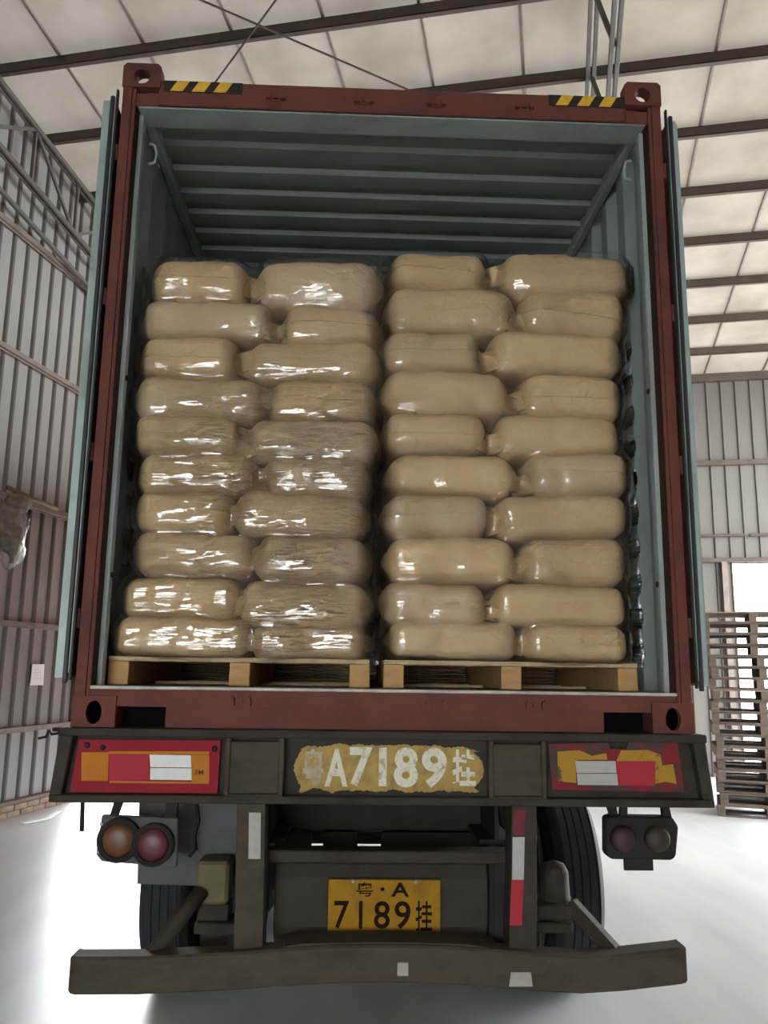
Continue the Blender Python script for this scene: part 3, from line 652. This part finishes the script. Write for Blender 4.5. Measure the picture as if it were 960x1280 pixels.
ROWN = ['top', 'second', 'third', 'fourth', 'fifth', 'sixth', 'seventh', 'eighth', 'ninth', 'bottom']
bvh_src = {'left': ([], []), 'right': ([], [])}
seed = 0
for side in ('left', 'right'):
    for r_, row in enumerate(ROWS[side]):
        for k, (x0, x1, z0, z1) in enumerate(row):
            seed += 1; wd = x1-x0; a = wd/2+.010; c = (z1-z0)/2+.010; long_ = wd > .56
            b = .225 if long_ else .30; inner = 1 if k == 0 else -1
            cx, cz = (x0+x1)/2, (z0+z1)/2; yy = Y_P-.02+b+R.uniform(-.012, .014)
            rt_ = root('paper_sack', (cx, yy, cz-c)); rt_.rotation_euler = (0, 0, 0)
            rown = ROWN[r_]+' row' + ('' if r_ in (0, 9) else ' from the top')
            tag(rt_, f'{"long" if long_ else "short"} tan paper sack, {"left" if k == 0 else "right"} one in the {rown}, {side} pallet', 'sack', 'filled paper sacks on the pallets')
            m = sack_mesh(a, b, c, seed*1.37, long_, inner)
            tilt = R.uniform(-.022, .022); ct_, st_ = math.cos(tilt), math.sin(tilt)
            def loc(p): return (p[0]*ct_-p[2]*st_, p[1], p[0]*st_+p[2]*ct_+c)
            m.v = [loc(p) for p in m.v]
            kn = KR[R.randrange(3)]
            bo = obj('sack_body', m, kn, rt_, world=False, smooth=True)
            V_, F_ = bvh_src[side]; o_ = len(V_)
            V_ += [(p[0]+cx, p[1]+yy, p[2]+cz-c) for p in m.v]; F_ += [tuple(i+o_ for i in q) for q in m.f]
            # folded closure: an overlapping paper lap on the front of the short sacks, a tucked ear on every inner end
            if not long_:
                lap = MB(); nx, nz = 22, 6; lo_l, lo_r = R.uniform(-.15, .15), R.uniform(-.35, .1)
                for lay in (0, 1):
                    for i in range(nx+1):
                        u = -.90+1.80*i/nx
                        zl = lo_l+(lo_r-lo_l)*(i/nx)
                        for j in range(nz+1):
                            w_ = zl+(.93-zl)*j/nz
                            p = sack_surface(u, -1, w_, a, b, c, seed*1.37, long_, inner)
                            p.y -= .0055 if lay == 0 else -.004; lap.v.append(loc(p))
                M_ = (nx+1)*(nz+1)
                for i in range(nx):
                    for j in range(nz):
                        q0 = i*(nz+1)+j; lap.f.append((q0, q0+nz+1, q0+nz+2, q0+1))
                for i in range(nx): q0 = i*(nz+1); lap.f.append((q0, M_+q0, M_+q0+nz+1, q0+nz+1))
                for j in range(nz):
                    lap.f.append((j, j+1, M_+j+1, M_+j)); q0 = nx*(nz+1)+j; lap.f.append((q0, M_+q0, M_+q0+1, q0+1))
                obj('paper_lap', lap, kn, rt_, world=False, smooth=False)
            ear = MB(); xi = inner*a*.93; hh = c*R.uniform(.5, .8); zc = c+R.uniform(-.35, .2)*c
            g = inner*R.uniform(.035, .06)
            yb = -b*.72
            pts = [(xi-inner*.07, yb-.012, zc+hh*.7), (xi+g, yb+.0, zc+hh*.25), (xi+g*.8, yb+.03, zc-hh*.8), (xi-inner*.05, yb-.022, zc-hh*.55)]
            th = (0, .012, 0)
            ear.add([*pts, *[(p[0], p[1]+.05, p[2]) for p in pts], ((pts[0][0]+pts[2][0])/2, yb-.028, zc)],
                    [(0,1,8),(1,2,8),(2,3,8),(3,0,8),(0,4,5,1),(1,5,6,2),(2,6,7,3),(3,7,4,0),(7,6,5,4)])
            obj('folded_ear', ear, kn, rt_, world=False)

ld = MB()  # unseen rear load, added to keep light from leaking under the front pallets
for side in ('left', 'right'):
    V_, F_ = bvh_src[side]
    for dy in (.58, 1.2, 1.75):
        ld.add([(x, min(y, .75)+dy, z) for x, y, z in V_], F_)
ld.add([(x, y+1.25, ZF+(z-ZF)*.06+.004) for x, y, z in bvh_src['left'][0]], bvh_src['left'][1]); ld.add([(x, y+1.25, ZF+(z-ZF)*.06+.004) for x, y, z in bvh_src['right'][0]], bvh_src['right'][1])  # squashed copies block the light at pallet height
tag(obj('added_sack_load', ld, 'kraft_b', smooth=True), 'added unseen tan sack load deeper in the container', 'sack load', kind='stuff')
for side, x0, x1, zt in (('left', -1.155, -.028, 3.525), ('right', -.052, 1.138, 3.61)):
    V_, F_ = bvh_src[side]; bv = BVHTree.FromPolygons(V_, F_)
    z0 = ZF+.10; nx, nz = 92, 150
    xs = [x0-.004+(x1-x0+.008)*i/nx for i in range(nx+1)]; zs = [z0+(zt+.01-z0)*j/nz for j in range(nz+1)]
    Y = [[None]*(nz+1) for _ in xs]
    for i, x in enumerate(xs):
        for j, z in enumerate(zs):
            h = bv.ray_cast(Vector((x, -.5, z)), Vector((0, 1, 0)), 1.2)
            Y[i][j] = h[0].y if h[0] else Y_P+.16
    def minf(Y, ri, rj):
        return [[min(Y[a][b] for a in range(max(0, i-ri), min(nx, i+ri)+1) for b in range(max(0, j-rj), min(nz, j+rj)+1)) for j in range(nz+1)] for i in range(nx+1)]
    def avg(Y, r):
        o_ = []
        for i in range(nx+1):
            row = []
            for j in range(nz+1):
                s_ = 0; n_ = 0
                for a in range(max(0, i-r), min(nx, i+r)+1):
                    for b in range(max(0, j-r), min(nz, j+r)+1): s_ += Y[a][b]; n_ += 1
                row.append(s_/n_)
            o_.append(row)
        return o_
    Y = avg(minf(Y, 2, 2), 1)
    m = MB(); wr_ = .0045 if side == 'left' else .002
    for i, x in enumerate(xs):
        for j, z in enumerate(zs):
            s_ = noise.noise(Vector((x*7+z*4, 0, z*38-x*6)))*wr_ + noise.noise(Vector((x*5, 3, z*5)))*.003
            m.v.append((x, Y[i][j]-.008+s_-.5*abs(wr_), z))
    W = nz+1
    for i in range(nx):
        for j in range(nz): m.f.append((i*W+j, (i+1)*W+j, (i+1)*W+j+1, i*W+j+1))
    # the film goes on round both sides of the stack
    for i, sg in ((0, -1), (nx, 1)):
        base = len(m.v); ys_ = [.32, .5, .8, 1.2]
        for j, z in enumerate(zs):
            for n_, y in enumerate(ys_): m.v.append((xs[i]+sg*.006*math.sin(z*40+n_), y+.0, z))
        for j in range(nz):
            q = (i*W+j, base+j*4, base+(j+1)*4, i*W+j+1); m.f.append(q)
            for n_ in range(3): m.f.append((base+j*4+n_, base+j*4+n_+1, base+(j+1)*4+n_+1, base+(j+1)*4+n_))
    fo = obj('stretch_film', m, 'film_'+side, smooth=True)
    tag(fo, 'clear crinkled stretch film wrapped round the %s stack of sacks' % side, 'stretch film', 'film round the sack stacks')

# ------------------------------------------------------------------ trailer under the container
tr = root('container_trailer', (0, 1.7, 0)); tag(tr, 'dirty steel container trailer with rear bumper and yellow number plate', 'trailer')
# rear cross beam: channel with flanges, web set back
YB = -.05
m = MB()
m.box(-1.25, 1.25, YB, .2, 1.418, 1.448)                     # top flange
m.box(-1.262, 1.262, YB-.01, .2, 1.178, 1.206)               # bottom flange
m.box(-1.25, 1.25, .0, .03, 1.2, 1.42)                       # web
rb = obj('rear_beam', m, 'chassis', tr, bevel=.004)
for sx in (-1, 1):
    m = MB(); m.prism([(sx*1.195, 1.42), (sx*1.245, 1.42), (sx*1.268, 1.19), (sx*1.225, 1.19)], YB+.004, .19); obj('beam_end_plate', m, 'chassis', tr, bevel=.004)
    xa, xb = sorted((sx*.392, sx*.616)); m = MB()
    m.box(xa+.012, xb-.012, YB+.008, .02, 1.212, 1.405); m.box(xa, xa+.02, YB-.004, .02, 1.2, 1.42); m.box(xb-.02, xb, YB-.004, .02, 1.2, 1.42)
    m.box(xa, xb, YB-.006, .0, 1.2, 1.212)
    obj('beam_stiffener', m, 'bumper_paint', tr, bevel=.004)
# left reflector board, slightly tilted
lb = MB(); lb.prism([(-1.196, 1.211), (-.642, 1.211), (-.639, 1.406), (-1.176, 1.404)], -.026, -.018); lbo = obj('reflector_board', lb, 'reflector_red', tr, label='clean red reflector board with orange and white panels')
for nm, po, mt in (('orange_panel', [(-1.156, 1.253), (-1.056, 1.253), (-1.060, 1.358), (-1.163, 1.357)], 'reflector_orange'), ('top_orange_line', [(-1.06, 1.352), (-.68, 1.354), (-.68, 1.365), (-1.06, 1.362)], 'reflector_orange'),
                   ('red_panel', [(-1.053, 1.255), (-.902, 1.257), (-.909, 1.350), (-1.057, 1.350)], 'reflector_pink'), ('white_panel', [(-.900, 1.305), (-.745, 1.305), (-.749, 1.350), (-.906, 1.351)], 'reflector_white'),
                   ('white_panel', [(-.898, 1.259), (-.740, 1.259), (-.743, 1.302), (-.900, 1.302)], 'reflector_white'), ('orange_panel', [(-.741, 1.252), (-.674, 1.252), (-.680, 1.352), (-.748, 1.352)], 'reflector_orange'), ('bottom_orange_line', [(-1.05, 1.246), (-.676, 1.246), (-.676, 1.252), (-1.05, 1.254)], 'reflector_orange')):
    m = MB(); m.prism(po, -.0285, -.025); sub(nm, m, mt, lbo, tr)
sub('small_mark', text_mesh('3M', -.732, -.698, 1.279, 1.297, -.0286, .0008, .01), 'strip_dark_red', lbo, tr)
for x, z in ((-1.145, 1.383), (-1.085, 1.375), (-.66, 1.375)):
    m = MB(); m.lathe([(-.034, 0), (-.034, .008), (-.026, .012), (-.02, .012)], (x, 0, z), 'y', 10); sub('board_bolt', m, 'chassis_dark', lbo, tr)
# right reflector board, worn
m = MB(); m.prism([(.642, 1.236), (1.159, 1.231), (1.140, 1.420), (.945, 1.416), (.935, 1.392), (.875, 1.39), (.865, 1.414), (.630, 1.406)], -.026, -.018); rbo = obj('reflector_board', m, 'worn_red', tr, label='worn dirty reflector board with peeled yellow and white panels')
for nm, po, mt in (('worn_yellow_panel', [(.664, 1.268), (.735, 1.262), (.735, 1.335), (.742, 1.348), (.86, 1.35), (.856, 1.374), (.80, 1.364), (.75, 1.385), (.665, 1.378)], 'worn_yellow'),
                   ('worn_yellow_panel', [(.895, 1.345), (1.045, 1.347), (1.045, 1.262), (1.085, 1.270), (1.128, 1.262), (1.118, 1.335), (1.075, 1.33), (1.07, 1.372), (1.02, 1.388), (.915, 1.385)], 'worn_yellow'),
                   ('white_panel', [(.737, 1.299), (.894, 1.301), (.891, 1.345), (.733, 1.344)], 'reflector_white'), ('white_panel', [(.741, 1.255), (.898, 1.255), (.895, 1.298), (.738, 1.296)], 'reflector_white'),
                   ('red_panel', [(.898, 1.254), (1.043, 1.255), (1.048, 1.347), (.892, 1.345)], 'reflector_pink')):
    m = MB(); m.prism(po, -.0285 if 'worn' in nm else -.030, -.025); sub(nm, m, mt, rbo, tr)
# painted yellow field with the stencilled number
pts = []; rr = random.Random(3)
for i in range(90): pts.append((-.335+.70*i/89, 1.393+.012*noise.noise(Vector((i*.13, 1, 0)))+rr.uniform(-.003, .003)-.02*(abs(i-44.5)/44.5)**6))
for i in range(21): pts.append((.380+rr.uniform(-.003, .003)-.004*abs(i-10)*abs(i-10)/10, 1.372-.136*i/20))
for i in range(90): pts.append((.365-.70*i/89, 1.222+.012*noise.noise(Vector((i*.13, 9, 0)))+rr.uniform(-.003, .003)))
for i in range(21): pts.append((-.356+rr.uniform(-.003, .003)+.003*abs(i-10)*abs(i-10)/10, 1.236+.136*i/20))
m = MB(); m.prism(pts, -.002, .004); pb = obj('painted_field', m, 'band_yellow', tr, label='ragged yellow painted field with white stencilled number')
for ch, a, b, z0, z1, mt, bo in (('粤', -.322, -.242, 1.242, 1.378, 'stencil_faded', .035), ('A', -.236, -.148, 1.238, 1.378, 'stencil_white', .03), ('7', -.142, -.054, 1.238, 1.385, 'stencil_white', .03), ('I', -.028, .002, 1.240, 1.384, 'stencil_white', .03),
                                 ('8', .030, .124, 1.236, 1.386, 'stencil_white', .035), ('9', .138, .236, 1.236, 1.386, 'stencil_white', .035), ('挂', .258, .350, 1.240, 1.380, 'stencil_white', .03)):
    sub('stencilled_character', text_mesh(ch, a, b, z0, z1, -.002, .0012, bo), mt, pb, tr)
# posts down to the bumper, with reflective strips
for sx, xt0, xt1, xb0, xb1 in ((-1, -.561, -.455, -.549, -.443), (1, .478, .572, .458, .563)):
    m = MB(); m.prism([(xb0, .60), (xb1, .60), (xt1, 1.18), (xt0, 1.18)], -.06, -.048); m.prism([(xb0, .60), (xb0+.012, .60), (xt0+.012, 1.18), (xt0, 1.18)], -.05, .07); m.prism([(xb1-.012, .60), (xb1, .60), (xt1, 1.18), (xt1-.012, 1.18)], -.05, .07)
    obj('bumper_post', m, 'bumper_paint' if sx < 0 else 'chassis', tr, bevel=.003)
m = MB(); m.prism([(-.510, .985), (-.466, .985), (-.471, 1.148), (-.515, 1.148)], -.0635, -.059); obj('reflective_strip', m, 'worn_white', tr, label='faded white reflective strip')
for nm, po, mt in (('reflective_strip', [(.481, 1.075), (.523, 1.075), (.529, 1.165), (.486, 1.165)], 'strip_dark_red'), ('reflective_strip', [(.474, .917), (.518, .917), (.524, 1.068), (.479, 1.068)], 'reflector_white'), ('reflective_strip', [(.463, .758), (.508, .758), (.518, .915), (.472, .915)], 'reflector_pink')):
    m = MB(); m.prism(po, -.0635, -.059); obj(nm, m, mt, tr)
# underrun bumper, slightly bowed, ends bent
bx = [(-1.135, .590, .0), (-1.11, .588, -.012), (-.88, .592, -.02), (-.55, .610, -.03), (-.40, .622, -.035), (-.2, .634, -.035), (0, .638, -.035), (.2, .634, -.035), (.42, .622, -.035), (.56, .608, -.03), (.72, .598, -.025), (.88, .604, -.015), (1.10, .622, .0), (1.125, .624, .012)]
m = MB(); vs = []; fs = []
for x, z, y in bx: vs += [(x, y-.07, z-.063), (x, y+.03, z-.063), (x, y+.03, z+.063), (x, y-.07, z+.063)]
for i in range(len(bx)-1):
    for k in range(4): fs.append((i*4+k, i*4+(k+1) % 4, i*4+4+(k+1) % 4, i*4+4+k))
fs += [(0,1,2,3), tuple(len(vs)-4+i for i in (3,2,1,0))]; m.add(vs, fs); bu = obj('underrun_bumper', m, 'bumper_paint', tr, bevel=.008)
m = MB(); m.prism([(-.41, .680), (.42, .680), (.30, .700), (0, .706), (-.30, .700)], -.085, .06); obj('bumper_top_plate', m, 'bumper_paint', tr)
m = MB(); m.box(.045, .085, -.112, -.104, .60, .645); obj('bumper_patch', m, 'worn_white', tr, bevel=.002)
m = MB(); m.prism([(.45, .565), (.535, .565), (.53, .612), (.458, .612)], -.108, -.098); obj('bumper_patch', m, 'worn_white', tr)
# cross tank with the number plate
m = MB(); prof = []
n = 10
for i in range(n+1):
    t = math.pi*.5*(i/n); prof.append((.24-.13*math.sin(t)*1.0, .655+.02+(.265)*(0 if i == 0 else i/n)))
poly = [(.40, .63), (.16, .63), (.118, .70), (.112, .80), (.118, .88), (.14, .930), (.20, .945), (.40, .945)]
vs = []; fs = []; k = len(poly)
for x0_ in (-.425, .412):
    vs += [(x0_, y, z) for y, z in poly]
fs = [(i, (i+1) % k, k+(i+1) % k, k+i) for i in range(k)] + [tuple(range(k)), tuple(range(2*k-1, k-1, -1))]
m.add(vs, fs); obj('cross_tank', m, 'chassis', tr, bevel=.006)
m = MB(); m.box(.415, .46, .10, .34, .62, .94); m.prism([(.43, .66), (.50, .60), (.54, .60), (.47, .95), (.43, .95)], .08, .09); obj('tank_bracket', m, 'chassis_dark', tr)
m = MB(); m.prism([(-.43, .94), (-.455, .62), (-.50, .62), (-.45, .95)], .08, .09); obj('tank_bracket', m, 'chassis_dark', tr)
m = MB(); m.box(-.47, .505, .06, .16, .945, .990); obj('cross_bar', m, 'chassis', tr, bevel=.005)
m = MB(); m.box(-.214, .222, .098, .104, .661, .877); pl = obj('number_plate', m, 'plate_yellow', tr, bevel=.002, label='yellow trailer number plate')
m = MB(); m.box(-.218, .226, .103, .113, .655, .882); sub('plate_frame', m, 'chassis_dark', pl, tr)
for ch, a, b, z0, z1, bo in (('粤', -.105, -.040, .816, .868, .012), ('·', -.012, .004, .836, .850, .02), ('A', .030, .100, .816, .868, .02), ('7', -.190, -.132, .700, .800, .012), ('I', -.094, -.080, .700, .800, .012), ('8', -.036, .026, .700, .800, .012), ('9', .044, .106, .700, .800, .012)):
    sub('plate_character', text_mesh(ch, a, b, z0, z1, .098, .0012, bo), 'plate_black', pl, tr)
sub('plate_character', text_mesh('挂', .125, .190, .690, .802, .098, .0012, .014), 'plate_black', pl, tr)
for x in (-.12, .125):
    m = MB(); m.lathe([(.092, 0), (.092, .006), (.098, .008)], (x, 0, .872), 'y', 8); sub('plate_bolt', m, 'bolt', pl, tr)
# lamps
m = MB(); m.prism([(-1.092, 1.118), (-1.104, .974), (-1.080, .948), (-.795, .928), (-.800, 1.108)], .05, .075); tl = obj('tail_lamp', m, 'mud_panel', tr, bevel=.004, label='tail lamp plate with round amber and red lenses')
def lens(cx, cz, r, y): q = MB(); q.lathe([(y, r), (y-.02, r*.98), (y-.032, r*.8), (y-.038, r*.45), (y-.04, 0)], (cx, 0, cz), 'y', 28); return q
def ringm(cx, cz, r0, r1, y): q = MB(); q.lathe([(y, r1), (y-.03, r1), (y-.034, (r0+r1)/2), (y-.03, r0), (y, r0)], (cx, 0, cz), 'y', 28); return q
sub('amber_lens', lens(-1.018, 1.030, .066, .05), 'amber_lens', tl, tr, smooth=True); sub('lens_ring', ringm(-1.015, 1.030, .064, .082, .05), 'chassis_dark', tl, tr)
sub('red_lens', lens(-.886, 1.014, .064, .05), 'red_lens', tl, tr, smooth=True); sub('lens_ring', ringm(-.884, 1.014, .062, .079, .05), 'chassis_dark', tl, tr)
m = MB()
for x, z in ((-1.09, 1.085), (-1.094, .985), (-1.04, .955)): m.lathe([(.042, 0), (.042, .007), (.05, .008)], (x, 0, z), 'y', 8)
sub('lamp_bolt', m, 'bolt', tl, tr)
for p in ([(-1.065, 1.11), (-1.035, 1.11), (-1.01, 1.19), (-1.045, 1.19)], [(-.86, 1.1), (-.81, 1.1), (-.805, 1.19), (-.845, 1.19)]):
    m = MB(); m.prism(p, .06, .085); sub('lamp_bracket', m, 'chassis_dark', tl, tr)
m = MB(); m.prism([(.868, .985), (.885, .968), (1.125, .966), (1.142, .98), (1.158, 1.09), (1.135, 1.126), (.895, 1.128), (.872, 1.12)], .05, .12); rl = obj('tail_lamp', m, 'chassis_dark', tr, bevel=.006, label='dark dusty tail lamp box hanging from two brackets')
sub('red_lens', lens(.932, 1.046, .05, .05), 'lens_dusty_red', rl, tr, smooth=True); sub('amber_lens', lens(1.066, 1.047, .05, .05), 'lens_dusty_amber', rl, tr, smooth=True)
m = MB(); m.box(.94, 1.053, .06, .075, .925, .97); sub('lamp_tab', m, 'chassis_dark', rl, tr)
for p in ([(.895, 1.12), (.925, 1.12), (.915, 1.19), (.875, 1.19)], [(.932, 1.12), (.962, 1.12), (.965, 1.19), (.94, 1.19)], [(1.105, 1.12), (1.14, 1.12), (1.125, 1.19), (1.10, 1.19)]):
    m = MB(); m.prism(p, .07, .095); sub('lamp_bracket', m, 'chassis_dark', rl, tr)
# mud panel behind the left lamp, brackets, braces
m = MB(); m.prism([(-1.012, 1.2), (-.995, .812), (-.575, .803), (-.46, .84), (-.46, 1.2)], .29, .30); obj('mud_panel', m, 'mud_panel', tr)
m = MB(); m.tube([(-.78, .285, 1.16), (-.76, .28, 1.06), (-.775, .28, 1.0), (-.765, .283, .95), (-.79, .285, .92)], .008, 6); obj('lamp_cable', m, 'rubber', tr, smooth=True)
m = MB(); m.box(-.733, -.605, .12, .26, .775, .935); obj('brake_box', m, 'dusty_yellow', tr, bevel=.012)
m = MB(); m.box(-.722, -.60, .13, .25, .715, .775); m.box(-.726, -.545, .10, .25, .675, .716); m.box(-.705, -.6, .14, .24, .62, .676); obj('brake_bracket', m, 'chassis', tr, bevel=.005)
m = MB(); m.lathe([(.69, .0), (.69, .055), (.775, .058), (.80, .064), (.80, .06), (.895, .055), (.925, .040), (.938, .0)], (.69, .18, 0), 'z', 24); obj('brake_chamber', m, 'chassis', tr, smooth=True)
m = MB(); m.box(.575, .757, .09, .27, .735, .79); m.box(.575, .742, .10, .26, .684, .722); m.box(.59, .62, .12, .2, .62, .74); obj('brake_bracket', m, 'chassis', tr, bevel=.006)
m = MB(); m.tube([(-.86, .0, .63), (-.705, .11, .83)], .030, 12); obj('bumper_brace', m, 'chassis', tr, smooth=True)
m = MB(); m.bar((.735, .12, .79), (.885, .0, .63), .05, .055); obj('bumper_brace', m, 'chassis', tr, bevel=.006)
m = MB(); m.tube([(-1.172, .06, 1.19), (-1.166, .06, 1.055)], .009, 8); obj('hanging_pin', m, 'chassis_dark', tr)
m = MB(); m.tube([(-1.23, .03, 1.425), (-1.27, .03, 1.423), (-1.30, .03, 1.418), (-1.312, .03, 1.432), (-1.322, .03, 1.408), (-1.35, .03, 1.402)], .006, 6); obj('wire_tie', m, 'chassis_dark', tr)
m = MB(); m.box(-1.29, -1.24, .0, .05, 1.43, 1.445); obj('deck_lug', m, 'chassis_dark', tr)
# longitudinal beams, cross members and axles
for x in (-.47, .47):
    m = MB(); m.box(x-.07, x+.07, .25, 11.8, 1.40, 1.42); m.box(x-.008, x+.008, .25, 11.8, 1.0, 1.42); m.box(x-.07, x+.07, .25, 11.8, .98, 1.0); obj('chassis_rail', m, 'chassis_dark', tr)
for y in (.55, 1.2, 2.4, 3.6, 5.0, 6.5, 8.0):
    m = MB(); m.box(-1.2, 1.2, y-.04, y+.04, 1.24, 1.40); obj('cross_member', m, 'chassis_dark', tr)
m = MB(); m.box(-.46, .46, .62, .74, .96, 1.10); obj('cross_member', m, 'chassis_dark', tr)
m = MB()
for a, b in ((-.47, -.31), (-.255, -.10), (.01, .47)): m.box(a, b, .62, .74, .86, .97)
obj('spring_hanger_bar', m, 'chassis_dark', tr)
def wheel(x0, x1, yc):
    q = MB(); w_ = x1-x0; r = .515
    pf = [(x0+.01, .27), (x0, .36), (x0+.006, .46), (x0+.03, .502)]
    for g in range(4): a = x0+.045+g*(w_-.09)/4; b = a+(w_-.09)/4; pf += [(a, r), (b-.012, r), (b-.01, r-.012), (b-.002, r-.012)]
    pf += [(x1-.04, r), (x1-.03, .502), (x1-.006, .46), (x1, .36), (x1-.01, .27)]
    q.lathe(pf, (0, yc, r), 'x', 56); o = obj('tyre', q, 'tyre', tr)
    q = MB(); q.lathe([(x0+.02, .275), (x0+.05, .26), (x0+.06, .12), (x0+.02, .1), (x0+.02, 0.001)], (0, yc, r), 'x', 32); q.lathe([(x1-.02, .275), (x1-.05, .26), (x1-.06, .12), (x1-.02, .1), (x1-.02, 0.001)], (0, yc, r), 'x', 32)
    sub('wheel_rim', q, 'chassis_dark', o, tr)
for yc in (1.74, 3.05, 4.36):
    for x0_, x1_ in ((-1.215, -.955), (-.905, -.645), (.645, .905), (.955, 1.215)): wheel(x0_, x1_, yc)
    m = MB(); m.lathe([(-1.0, 0.001), (-1.0, .07), (1.0, .07), (1.0, 0.001)], (0, yc, .515), 'x', 16); obj('axle', m, 'chassis_dark', tr)
